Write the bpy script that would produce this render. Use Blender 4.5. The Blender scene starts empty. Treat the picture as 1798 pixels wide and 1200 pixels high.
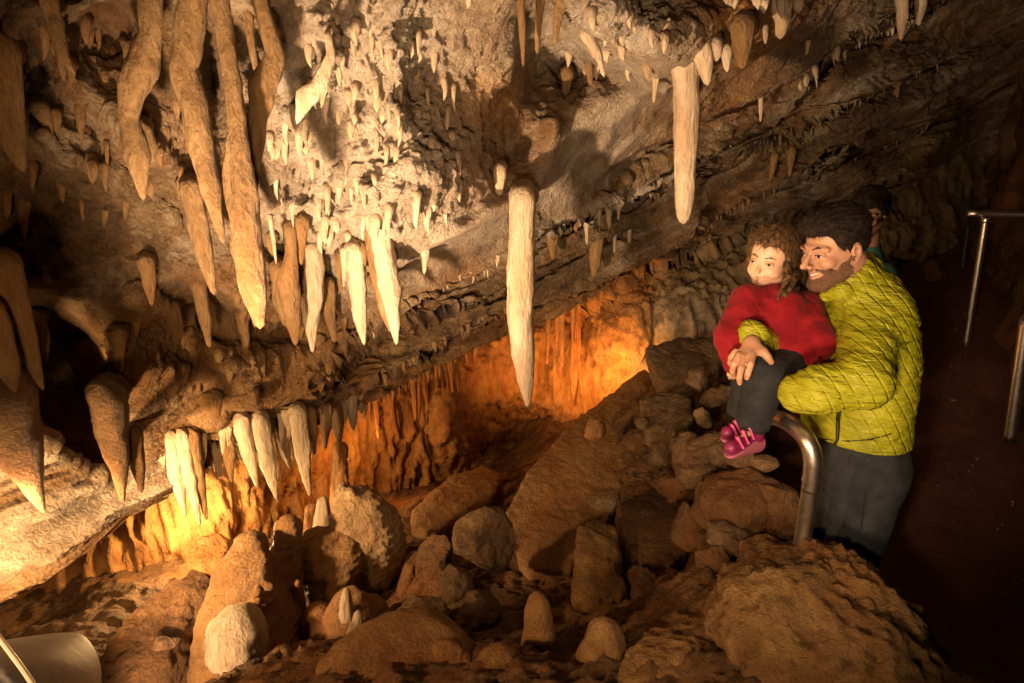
import bpy, bmesh, math, random
import numpy as np
from mathutils import Vector

SC = bpy.context.scene
COL = SC.collection
rng = np.random.default_rng(7)
random.seed(7)

# ------------------------------------------------------------------ camera
F = 1100.0                      # focal length in pixels of a 1798 wide picture
CX, CY = 899.0, 600.0
PITCH = math.radians(17.0)
CAM = np.array([0.0, 0.0, 1.95])
FWD = np.array([0.0, math.cos(PITCH), -math.sin(PITCH)])
UPV = np.array([0.0, math.sin(PITCH), math.cos(PITCH)])
RGT = np.array([1.0, 0.0, 0.0])
cam_data = bpy.data.cameras.new("camera")
cam_data.sensor_width = 36.0
cam_data.lens = 36.0 * F / 1798.0
cam_data.clip_start = 0.05
cam_data.clip_end = 200.0
cam = bpy.data.objects.new("camera", cam_data)
cam.location = CAM
cam.rotation_euler = (math.radians(90.0) - PITCH, 0, 0)
COL.objects.link(cam)
SC.camera = cam

# ------------------------------------------------------------------ world and exposure
world = bpy.data.worlds.new("World")
SC.world = world
world.use_nodes = True
bg = world.node_tree.nodes["Background"]
bg.inputs[0].default_value = (1.0, 0.62, 0.35, 1)
bg.inputs[1].default_value = 0.005
SC.view_settings.view_transform = 'Standard'
SC.view_settings.look = 'None'
SC.view_settings.gamma = 1.0
SC.view_settings.exposure = 0.0
SC.view_settings.use_curve_mapping = False
SC.render.engine = 'CYCLES'
SC.cycles.use_denoising = True
SC.cycles.max_bounces = 5
SC.cycles.diffuse_bounces = 3
SC.cycles.glossy_bounces = 2
SC.cycles.sample_clamp_indirect = 4.0

def P(px, py, d):
    """world point seen at pixel (px, py) at depth d metres along the view axis"""
    px = np.asarray(px, float); py = np.asarray(py, float); d = np.asarray(d, float)
    u = (px - CX) / F; w = (CY - py) / F
    return CAM + d[..., None] * (FWD + u[..., None] * RGT + w[..., None] * UPV)

def lamp(name, px, py, d, power, color, radius=0.04, aim=None, spot=None, blend=0.6):
    ld = bpy.data.lights.new(name, 'SPOT' if spot else 'POINT')
    ld.energy = power; ld.color = color; ld.shadow_soft_size = radius
    o = bpy.data.objects.new(name, ld)
    o.location = P(px, py, d)
    if spot:
        ld.spot_size = math.radians(spot); ld.spot_blend = blend
        t = Vector(P(*aim)) - Vector(o.location)
        o.rotation_euler = t.to_track_quat('-Z', 'Y').to_euler()
    COL.objects.link(o)
    return o

# ------------------------------------------------------------------ cave lamps and added fill lights
WARM = (1.0, 0.66, 0.36); AMBER = (1.0, 0.47, 0.13)
def aimed(name, loc, power, color, radius, aim, spot, blend):
    o = lamp(name, 900, 600, 1.0, power, color, radius, aim=aim, spot=spot, blend=blend)
    o.location = loc
    o.rotation_euler = (Vector(P(*aim)) - Vector(loc)).to_track_quat('-Z', 'Y').to_euler()
lamp('ledge_lamp', -75, 1085, 1.75, 125, (1, .62, .28), .06, aim=(70, 850, 2.3), spot=130, blend=.8)
lamp('curtain_lamp', 335, 945, 3.5, 38, (1, .60, .24), .05)
lamp('wall_lamp', 1085, 690, 4.85, 28, (1, .42, .10), .10, aim=(1075, 560, 5.3), spot=150, blend=.6)
lamp('wall_fill_light', 975, 735, 4.9, 40, (1, .40, .09), .10, aim=(990, 580, 5.5), spot=150, blend=.6)  # added second light, spreads the glow along the orange wall
lamp('pool_lamp', 640, 810, 4.3, 12, (1, .42, .10), .06)
lamp('room_lamp', 60, 1330, 1.15, 720, (1, .68, .41), .05, aim=(790, 240, 2.4), spot=82, blend=1.0)
lamp('mound_lamp', -140, 930, 1.75, 230, (1, .60, .28), .04, aim=(500, 900, 2.9), spot=70, blend=.7)
lamp('stump_fill_light', 200, 1245, 1.85, 26, (1, .62, .32), .03, aim=(440, 1060, 2.5), spot=100, blend=.7)  # added light below the frame, brightens the stump and mound
aimed('visitor_lamp', (-.35, -.3, 1.9), 150, (1, .68, .40), .05, (1410, 600, 1.9), 42, .7)
aimed('roof_fill_light', (-.1, -.15, 1.35), 210, (1, .66, .38), .12, (1120, 230, 3.0), 92, .9)  # added soft fill for the right ceiling, its hollow and the people
aimed('rubble_fill_light', (-1.75, .45, 1.38), 150, (1, .54, .22), .05, (1120, 980, 2.4), 64, .9)  # added light from the left, lifts the dark floor and boulders
aimed('left_roof_fill_light', (-.7, -.2, 1.2), 75, (1, .60, .28), .15, (170, 330, 2.0), 80, .8)  # added fill for the upper left ceiling, no fixture there


# ------------------------------------------------------------------ noise (numpy)
_perm = np.random.default_rng(11).permutation(256).astype(np.int32)
_perm = np.concatenate([_perm, _perm, _perm])
_g = np.random.default_rng(12).normal(size=(256, 3)).astype(np.float32)
_g /= np.linalg.norm(_g, axis=1)[:, None]

def perlin(p):
    p = np.asarray(p, np.float32)
    i = np.floor(p).astype(np.int32); f = p - i
    i &= 255
    u = f * f * f * (f * (f * 6 - 15) + 10)
    out = 0
    res = []
    for dx in (0, 1):
        ax = _perm[i[..., 0] + dx]
        for dy in (0, 1):
            ay = _perm[ax + i[..., 1] + dy]
            for dz in (0, 1):
                h = _perm[ay + i[..., 2] + dz]
                g = _g[h]
                res.append(g[..., 0] * (f[..., 0] - dx) + g[..., 1] * (f[..., 1] - dy) + g[..., 2] * (f[..., 2] - dz))
    c = res
    x0 = c[0] + (c[1] - c[0]) * u[..., 2]; x1 = c[2] + (c[3] - c[2]) * u[..., 2]
    x2 = c[4] + (c[5] - c[4]) * u[..., 2]; x3 = c[6] + (c[7] - c[6]) * u[..., 2]
    y0 = x0 + (x1 - x0) * u[..., 1]; y1 = x2 + (x3 - x2) * u[..., 1]
    return (y0 + (y1 - y0) * u[..., 0]) * 1.6

def fbm(p, oct=4, lac=2.03, gain=0.5, ridged=False):
    p = np.asarray(p, np.float32); a = 1.0; s = 0; n = 0
    for k in range(oct):
        v = perlin(p + 17.3 * k)
        if ridged: v = 1 - 2 * np.abs(v)
        s = s + a * v; n += a; a *= gain; p = p * lac
    return s / n

def sstep(e0, e1, x):
    t = np.clip((x - e0) / (e1 - e0), 0, 1)
    return t * t * (3 - 2 * t)

# ------------------------------------------------------------------ mesh helpers
def link(o, parent=None):
    COL.objects.link(o)
    if parent is not None: o.parent = parent
    return o

def mk(name, V, faces, mat=None, parent=None, smooth=True):
    """faces: (n,4) or (n,3) int array, or list of arrays"""
    me = bpy.data.meshes.new(name)
    V = np.asarray(V, np.float32)
    fl = faces if isinstance(faces, list) else [faces]
    fl = [np.asarray(f, np.int32) for f in fl if len(f)]
    loops = np.concatenate([f.ravel() for f in fl])
    tot = np.concatenate([np.full(len(f), f.shape[1], np.int32) for f in fl])
    st = np.concatenate([[0], np.cumsum(tot)[:-1]]).astype(np.int32)
    me.vertices.add(len(V)); me.vertices.foreach_set("co", V.ravel())
    me.loops.add(len(loops)); me.loops.foreach_set("vertex_index", loops)
    me.polygons.add(len(tot)); me.polygons.foreach_set("loop_start", st); me.polygons.foreach_set("loop_total", tot)
    me.polygons.foreach_set("use_smooth", np.full(len(tot), smooth))
    me.update(calc_edges=True)
    if mat is not None: me.materials.append(mat)
    return link(bpy.data.objects.new(name, me), parent)

def tag(o, label=None, cat=None, group=None, kind=None):
    if label: o["label"] = label
    if cat: o["category"] = cat
    if group: o["group"] = group
    if kind: o["kind"] = kind
    return o

def localize(V):
    """origin at the base centre of a vertex cloud"""
    lo = V.min(0); hi = V.max(0)
    c = (lo + hi) / 2; c[2] = lo[2]
    return V - c, c

def thing_mesh(name, V, faces, mat, label, cat, group=None, parent=None):
    Vl, c = localize(np.asarray(V, float))
    o = mk(name, Vl, faces, mat, parent)
    o.location = c
    return tag(o, label, cat, group)

def grid_faces(ny, nx, wrap=False):
    i = np.arange(ny * nx).reshape(ny, nx)
    if wrap: i = np.concatenate([i, i[:, :1]], 1)
    return np.stack([i[:-1, :-1], i[:-1, 1:], i[1:, 1:], i[1:, :-1]], -1).reshape(-1, 4)

def rbf(pts, vals, q, lin=True):
    """thin plate spline through pts (n,2), evaluated at q (m,2)"""
    pts = np.asarray(pts, float); vals = np.asarray(vals, float)
    n = len(pts)
    def k(r2): return 0.5 * r2 * np.log(r2 + 1e-9)
    d = ((pts[:, None] - pts[None]) ** 2).sum(-1)
    A = np.zeros((n + 3, n + 3)); A[:n, :n] = k(d) + np.eye(n) * 1e-4
    A[:n, n] = 1; A[:n, n + 1:] = pts; A[n, :n] = 1; A[n + 1:, :n] = pts.T
    w = np.linalg.solve(A, np.concatenate([vals, np.zeros(3)]))
    q = np.asarray(q, float); sh = q.shape[:-1]; q = q.reshape(-1, 2)
    out = w[n] + q @ w[n + 1:]
    for j in range(n):
        out += w[j] * k(((q - pts[j]) ** 2).sum(-1))
    return out.reshape(sh)

def normals_grid(V):
    gu = np.gradient(V, axis=1); gv = np.gradient(V, axis=0)
    n = np.cross(gu, gv); n /= np.linalg.norm(n, axis=-1)[..., None] + 1e-12
    return n

# ------------------------------------------------------------------ signed distance modelling
def smin(a, b, k):
    h = np.clip(.5 + .5 * (b - a) / k, 0, 1)
    return b + (a - b) * h - k * h * (1 - h)
def smax(a, b, k): return -smin(-a, -b, k)
def cap(p, a, b, ra, rb):
    a = np.asarray(a, np.float32); b = np.asarray(b, np.float32); ab = b - a
    t = np.clip(((p - a) @ ab) / (ab @ ab), 0, 1)
    return np.linalg.norm(p - a - t[:, None] * ab, axis=1) - (ra + (rb - ra) * t)
def ell(p, c, r, R=None):
    q = p - np.asarray(c, np.float32)
    if R is not None: q = q @ np.asarray(R, np.float32)      # rows of R^T are the local axes
    r = np.asarray(r, np.float32)
    k0 = np.linalg.norm(q / r, axis=1); k1 = np.linalg.norm(q / (r * r), axis=1)
    return k0 * (k0 - 1) / (k1 + 1e-6)
def chain(p, pts, rs, k=.012):
    d = None
    for i in range(len(pts) - 1):
        e = cap(p, pts[i], pts[i + 1], rs[i], rs[i + 1]); d = e if d is None else smin(d, e, k)
    return d

def mesh_sdf(f, lo, hi, h, B=8):
    lo = np.asarray(lo, float); hi = np.asarray(hi, float)
    nb = np.ceil((hi - lo) / (h * B)).astype(int) + 1
    n = nb * B
    bc = np.stack(np.meshgrid(*[lo[k] + (np.arange(nb[k]) + .5) * B * h for k in range(3)], indexing='ij'), -1).reshape(-1, 3).astype(np.float32)
    dc = f(bc)
    act = np.where(np.abs(dc) < B * h * .87 * 1.5 + .012)[0]
    G = np.repeat(np.repeat(np.repeat(np.where(dc < 0, -1., 1.).astype(np.float32).reshape(nb), B, 0), B, 1), B, 2)
    off = (np.stack(np.meshgrid(*[np.arange(B)] * 3, indexing='ij'), -1).reshape(-1, 3) * h).astype(np.float32)
    ijk = np.stack(np.unravel_index(act, nb), 1)
    for s in range(0, len(act), 400):
        ii = ijk[s:s + 400]
        pts = (lo + ii * B * h)[:, None].astype(np.float32) + off[None]
        val = f(pts.reshape(-1, 3)).reshape(len(ii), B, B, B)
        for q, (a, b, c) in enumerate(ii): G[a * B:a * B + B, b * B:b * B + B, c * B:c * B + B] = val[q]
    S_ = G < 0
    c8 = [S_[dx:n[0] - 1 + dx, dy:n[1] - 1 + dy, dz:n[2] - 1 + dz] for dx in (0, 1) for dy in (0, 1) for dz in (0, 1)]
    cnt = sum(c.astype(np.int8) for c in c8)
    cells = np.stack(np.nonzero((cnt > 0) & (cnt < 8)), 1)
    idx = np.full(tuple(n - 1), -1, np.int32); idx[tuple(cells.T)] = np.arange(len(cells))
    acc = np.zeros((len(cells), 3)); num = np.zeros(len(cells))
    for ax in range(3):
        o1, o2 = [a for a in range(3) if a != ax]
        for u in (0, 1):
            for v in (0, 1):
                b = cells.copy(); b[:, o1] += u; b[:, o2] += v; e = b.copy(); e[:, ax] += 1
                g0 = G[tuple(b.T)]; g1 = G[tuple(e.T)]; m = (g0 < 0) != (g1 < 0)
                t = np.where(m, g0 / np.where(m, g0 - g1, 1), 0)
                pt = b.astype(float); pt[:, ax] += t
                acc[m] += pt[m]; num[m] += 1
    V = lo + acc / num[:, None] * h
    faces = []
    for ax in range(3):
        o1, o2 = (ax + 1) % 3, (ax + 2) % 3
        sl0 = [slice(1, n[k] - 1) for k in range(3)]; sl0[ax] = slice(0, n[ax] - 1)
        sl1 = list(sl0); sl1[ax] = slice(1, n[ax])
        a = S_[tuple(sl0)]; b = S_[tuple(sl1)]
        e = np.stack(np.nonzero(a != b), 1); inside = a[tuple(e.T)]
        st = np.ones(3, int); st[ax] = 0; e = e + st
        q = []
        for du, dv in ((-1, -1), (0, -1), (0, 0), (-1, 0)):
            c = e.copy(); c[:, o1] += du; c[:, o2] += dv; q.append(idx[tuple(c.T)])
        q = np.stack(q, 1); q[~inside] = q[~inside][:, ::-1]
        faces.append(q)
    return V, np.concatenate(faces)


# ------------------------------------------------------------------ materials
def new_mat(name):
    m = bpy.data.materials.new(name); m.use_nodes = True
    nt = m.node_tree; b = nt.nodes["Principled BSDF"]
    return m, nt, b

def nn(nt, kind, **kw):
    n = nt.nodes.new(kind)
    for k, v in kw.items():
        if k.startswith('i_'):
            n.inputs[k[2:].replace('_', ' ')].default_value = v
        else: setattr(n, k, v)
    return n

def ramp(nt, fac, stops):
    r = nt.nodes.new('ShaderNodeValToRGB'); e = r.color_ramp.elements
    e[0].position, e[0].color = stops[0][0], (*stops[0][1], 1)
    e[1].position, e[1].color = stops[-1][0], (*stops[-1][1], 1)
    for p, c in stops[1:-1]:
        x = e.new(p); x.color = (*c, 1)
    nt.links.new(fac, r.inputs[0]); return r.outputs[0]

def rock_mat(name, cols, stain=(0.30, 0.13, 0.04), stain_amt=0.35, scale=1.0, bump=0.6, rough=(0.45, 0.8),
             stretch=(1, 1, 1), grain=1.0, spec=0.4, sss=0.0, rings=0.0, dist=0.020, pale=None, iron=None, ridge=0.7):
    m, nt, b = new_mat(name); L = nt.links.new
    geo = nn(nt, 'ShaderNodeNewGeometry')
    mp = nn(nt, 'ShaderNodeMapping'); mp.inputs['Scale'].default_value = stretch
    L(geo.outputs['Position'], mp.inputs['Vector']); vec = mp.outputs[0]
    n1 = nn(nt, 'ShaderNodeTexNoise', i_Scale=3.2 * scale, i_Detail=9.0, i_Roughness=0.62, i_Distortion=0.6); L(vec, n1.inputs['Vector'])
    n2 = nn(nt, 'ShaderNodeTexNoise', i_Scale=22 * scale, i_Detail=8.0, i_Roughness=0.7); L(vec, n2.inputs['Vector'])
    n3 = nn(nt, 'ShaderNodeTexNoise', i_Scale=1.7 * scale, i_Detail=5.0, i_Roughness=0.55, i_Distortion=1.2); L(geo.outputs['Position'], n3.inputs['Vector'])
    mix = nn(nt, 'ShaderNodeMath', operation='MULTIPLY_ADD'); mix.inputs[1].default_value = 0.45
    L(n2.outputs[0], mix.inputs[0])
    mm = nn(nt, 'ShaderNodeMath', operation='MULTIPLY'); mm.inputs[1].default_value = 0.55; L(n1.outputs[0], mm.inputs[0]); L(mm.outputs[0], mix.inputs[2])
    c = ramp(nt, mix.outputs[0], [(0.34, cols[0]), (0.5, cols[1]), (0.64, cols[2])])
    sf = ramp(nt, n3.outputs[0], [(0.48, (0, 0, 0)), (0.66, (1, 1, 1))])
    sm = nn(nt, 'ShaderNodeMath', operation='MULTIPLY'); sm.inputs[1].default_value = stain_amt; L(sf, sm.inputs[0])
    for att, cc in (('pale', pale), ('iron', iron)):
        if cc is None: continue
        at = nn(nt, 'ShaderNodeAttribute', attribute_name=att)
        c2 = ramp(nt, mix.outputs[0], [(0.34, cc[0]), (0.5, cc[1]), (0.64, cc[2])])
        mx = nn(nt, 'ShaderNodeMix', data_type='RGBA'); L(at.outputs['Fac'], mx.inputs[0]); L(c, mx.inputs[6]); L(c2, mx.inputs[7]); c = mx.outputs[2]
    mc = nn(nt, 'ShaderNodeMix', data_type='RGBA'); L(sm.outputs[0], mc.inputs[0]); L(c, mc.inputs[6]); mc.inputs[7].default_value = (*stain, 1)
    L(mc.outputs[2], b.inputs['Base Color'])
    rr = nn(nt, 'ShaderNodeMapRange'); L(n2.outputs[0], rr.inputs[0]); rr.inputs[1].default_value = .3; rr.inputs[2].default_value = .7
    rr.inputs[3].default_value = rough[0]; rr.inputs[4].default_value = rough[1]; L(rr.outputs[0], b.inputs['Roughness'])
    b.inputs['Specular IOR Level'].default_value = spec
    if sss:
        b.inputs['Subsurface Weight'].default_value = sss
        b.inputs['Subsurface Radius'].default_value = (0.03, 0.015, 0.006)
        b.inputs['Subsurface Scale'].default_value = 0.6
    # bump: grain + pits
    rg = nn(nt, 'ShaderNodeTexNoise', noise_type='RIDGED_MULTIFRACTAL', i_Scale=13 * scale * grain, i_Detail=7.0, i_Roughness=0.55, i_Lacunarity=2.2, i_Distortion=0.3); L(vec, rg.inputs['Vector'])
    v = nn(nt, 'ShaderNodeTexVoronoi', i_Scale=70 * scale * grain, feature='F1'); L(vec, v.inputs['Vector'])
    n4 = nn(nt, 'ShaderNodeTexNoise', i_Scale=75 * scale * grain, i_Detail=6.0, i_Roughness=0.75); L(vec, n4.inputs['Vector'])
    a = nn(nt, 'ShaderNodeMath', operation='MULTIPLY_ADD'); L(v.outputs['Distance'], a.inputs[0]); a.inputs[1].default_value = 0.35; L(n4.outputs[0], a.inputs[2])
    a2 = nn(nt, 'ShaderNodeMath', operation='MULTIPLY_ADD'); L(n2.outputs[0], a2.inputs[0]); a2.inputs[1].default_value = 1.2; L(a.outputs[0], a2.inputs[2])
    a5 = nn(nt, 'ShaderNodeMath', operation='MULTIPLY_ADD'); L(rg.outputs[0], a5.inputs[0]); a5.inputs[1].default_value = ridge; L(a2.outputs[0], a5.inputs[2])
    h = a5.outputs[0]
    if rings:
        w = nn(nt, 'ShaderNodeTexWave', wave_type='BANDS', bands_direction='Z', i_Scale=14.0, i_Distortion=3.0, i_Detail=3.0); L(geo.outputs['Position'], w.inputs['Vector'])
        a3 = nn(nt, 'ShaderNodeMath', operation='MULTIPLY_ADD'); L(w.outputs[0], a3.inputs[0]); a3.inputs[1].default_value = rings; L(h, a3.inputs[2]); h = a3.outputs[0]
    bp = nn(nt, 'ShaderNodeBump'); bp.inputs['Strength'].default_value = bump; bp.inputs['Distance'].default_value = dist
    L(h, bp.inputs['Height']); L(bp.outputs[0], b.inputs['Normal'])
    return m

M = {}
PALE = [(0.20, 0.145, 0.10), (0.46, 0.37, 0.275), (0.68, 0.59, 0.48)]; IRON = [(0.16, 0.06, 0.015), (0.42, 0.19, 0.055), (0.60, 0.35, 0.12)]
M['ceiling'] = rock_mat('ceiling_rock', [(0.045, 0.022, 0.009), (0.20, 0.12, 0.055), (0.44, 0.32, 0.19)], stain=(0.26, 0.11, 0.03), stain_amt=0.4, bump=1.0, dist=.032, pale=PALE, iron=IRON)
M['strata'] = rock_mat('strata_rock', [(0.10, 0.065, 0.035), (0.26, 0.18, 0.11), (0.45, 0.35, 0.24)], stain=(0.35, 0.15, 0.04), stain_amt=0.5, bump=0.8)
M['wall'] = rock_mat('cave_wall_rock', [(0.09, 0.06, 0.03), (0.24, 0.17, 0.09), (0.42, 0.32, 0.19)], stain=(0.30, 0.15, 0.04), stain_amt=0.4, bump=0.9, stretch=(1, 1, .5), pale=PALE, iron=IRON)
M['flow'] = rock_mat('orange_flowstone', [(0.16, 0.06, 0.015), (0.42, 0.19, 0.055), (0.62, 0.36, 0.13)], stain=(0.45, 0.12, 0.015), stain_amt=0.6, bump=0.8, stretch=(1, 1, .35), rough=(.3, .6))
M['calcite'] = rock_mat('pale_calcite', [(0.26, 0.18, 0.11), (0.48, 0.37, 0.25), (0.68, 0.56, 0.41)], stain=(0.36, 0.20, 0.08), stain_amt=0.5, bump=0.8, stretch=(1, 1, .3), rough=(.35, .6))
M['pale'] = rock_mat('pale_stump', [(0.15, 0.09, 0.04), (0.34, 0.22, 0.11), (0.52, 0.37, 0.21)], stain=(0.30, 0.13, 0.04), stain_amt=0.4, bump=0.9)
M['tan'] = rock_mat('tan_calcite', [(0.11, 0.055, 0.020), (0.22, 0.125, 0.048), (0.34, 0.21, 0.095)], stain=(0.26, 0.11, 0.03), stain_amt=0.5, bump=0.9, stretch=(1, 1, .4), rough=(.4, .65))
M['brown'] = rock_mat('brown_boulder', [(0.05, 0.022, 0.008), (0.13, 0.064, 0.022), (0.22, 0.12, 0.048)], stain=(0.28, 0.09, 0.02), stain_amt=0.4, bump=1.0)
M['smooth'] = rock_mat('smooth_flowstone', [(0.12, 0.06, 0.02), (0.24, 0.13, 0.048), (0.33, 0.20, 0.085)], stain=(0.26, 0.09, 0.02), stain_amt=0.45, bump=0.8, rough=(.35, .65), grain=1.0)
M['rubble'] = rock_mat('rough_rubble', [(0.05, 0.028, 0.012), (0.16, 0.095, 0.045), (0.31, 0.21, 0.12)], stain=(0.25, 0.10, 0.03), stain_amt=0.3, bump=1.0, grain=.8)
M['grainy'] = rock_mat('grainy_crust', [(0.10, 0.045, 0.014), (0.26, 0.14, 0.045), (0.46, 0.28, 0.11)], stain=(0.30, 0.10, 0.02), stain_amt=0.4, bump=1.0, grain=1.6)
M['path'] = rock_mat('path_concrete', [(0.08, 0.030, 0.020), (0.12, 0.045, 0.030), (0.17, 0.07, 0.045)], stain=(0.04, 0.02, 0.01), stain_amt=0.3, bump=0.25, grain=2)

def plain(name, col, rough=0.6, metal=0.0, spec=0.5, bump=None, var=0.0):
    m, nt, b = new_mat(name); L = nt.links.new
    b.inputs['Base Color'].default_value = (*col, 1); b.inputs['Roughness'].default_value = rough
    b.inputs['Metallic'].default_value = metal; b.inputs['Specular IOR Level'].default_value = spec
    tc = nn(nt, 'ShaderNodeNewGeometry')
    if var:
        n = nn(nt, 'ShaderNodeTexNoise', i_Scale=18.0, i_Detail=6.0); L(tc.outputs['Position'], n.inputs['Vector'])
        c = ramp(nt, n.outputs[0], [(0.3, tuple(x * (1 - var) for x in col)), (0.7, tuple(min(1, x * (1 + var)) for x in col))])
        L(c, b.inputs['Base Color'])
    if bump:
        n = nn(nt, 'ShaderNodeTexNoise', i_Scale=bump[0], i_Detail=4.0); L(tc.outputs['Position'], n.inputs['Vector'])
        bp = nn(nt, 'ShaderNodeBump'); bp.inputs['Strength'].default_value = bump[1]; bp.inputs['Distance'].default_value = bump[2]
        L(n.outputs[0], bp.inputs['Height']); L(bp.outputs[0], b.inputs['Normal'])
    return m

# ------------------------------------------------------------------ cave shell
def S(pts):            # control points (px,py,d) -> rbf-ready
    a = np.array(pts, float); return a[:, :2] / 500.0, a[:, 2]

CEIL = S([(-600, -500, 1.0), (300, -600, 1.0), (1200, -600, 1.35), (2000, -500, 2.2), (2600, 0, 5.0), (2400, -300, 3.4),
    (-600, 200, 1.4), (-600, 800, 2.0), (-500, 1250, 2.0),
    (0, 0, 1.62), (450, 0, 1.72), (900, 0, 2.05), (1200, 0, 2.35), (1500, 0, 3.4), (1798, 0, 4.9),
    (0, 300, 1.95), (300, 400, 2.3), (600, 200, 2.15), (700, 400, 2.45), (900, 250, 2.75), (900, 430, 3.15),
    (1200, 180, 3.2), (1200, 330, 4.0), (1350, 120, 3.4), (1500, 250, 4.9), (1700, 200, 5.8), (1798, 120, 6.0),
    (0, 600, 2.2), (0, 850, 2.25), (0, 1005, 2.3), (230, 885, 2.8), (150, 600, 2.4), (400, 740, 3.1), (420, 600, 2.75),
    (600, 715, 3.45), (560, 500, 2.85), (750, 630, 3.8), (900, 540, 4.1), (1020, 490, 4.3), (1140, 440, 4.5), (1300, 390, 4.9), (1450, 330, 5.3),
    (1620, 300, 5.8), (1750, 320, 6.3), (2100, 250, 7.0)])

def seg_dist(x, y, pts):
    """distance in px to a polyline and the parameter along it"""
    best = np.full(x.shape, 1e9); par = np.zeros(x.shape); n = len(pts) - 1
    for k in range(n):
        ax, ay = pts[k][:2]; bx, by = pts[k + 1][:2]
        dx, dy = bx - ax, by - ay
        t = np.clip(((x - ax) * dx + (y - ay) * dy) / (dx * dx + dy * dy), 0, 1)
        d = np.hypot(x - ax - t * dx, y - ay - t * dy)
        m = d < best; best = np.where(m, d, best); par = np.where(m, (k + t) / n, par)
    return best, par

def blob(x, y, cx, cy, rx, ry, ang=0, p=2):
    c, s = math.cos(math.radians(ang)), math.sin(math.radians(ang))
    u = ((x - cx) * c + (y - cy) * s) / rx; v = (-(x - cx) * s + (y - cy) * c) / ry
    return np.exp(-(u * u + v * v) ** (p / 2))

# (polyline, recess, length below, lip, length above)
LEDGES = [
    ([(700, 470), (745, 440), (900, 362), (960, 318)], .16, 60, .03, 30),
    ([(560, 660), (700, 545), (800, 490), (890, 445), (1000, 385), (1130, 330), (1240, 262), (1350, 205), (1480, 85), (1640, 10)], .20, 45, .08, 22),
    ([(540, 690), (650, 605), (780, 540), (895, 487), (1000, 440), (1100, 392)], .14, 30, .05, 16),
    ([(300, 800), (420, 742), (560, 722), (660, 672), (740, 618), (895, 537), (1010, 495), (1150, 430), (1260, 398)], .18, 30, .06, 20),
    ([(1080, 290), (1240, 200), (1360, 150), (1500, 60), (1620, -20)], .12, 30, .04, 20),
    ([(1190, 420), (1300, 355), (1420, 300), (1500, 270), (1640, 215), (1798, 130)], .16, 34, .06, 20),
    ([(1240, 300), (1400, 225), (1560, 140), (1700, 80), (1900, -40)], .16, 40, .06, 24),
    ([(1320, 330), (1450, 262), (1600, 205), (1720, 150)], .10, 20, .04, 14),
    ([(1130, 480), (1260, 405), (1450, 345), (1620, 300)], .12, 26, .04, 14),
    ([(-200, 640), (0, 545), (40, 508), (110, 508), (180, 570), (250, 700), (300, 800)], .0, 20, .0, 14),
]

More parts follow.
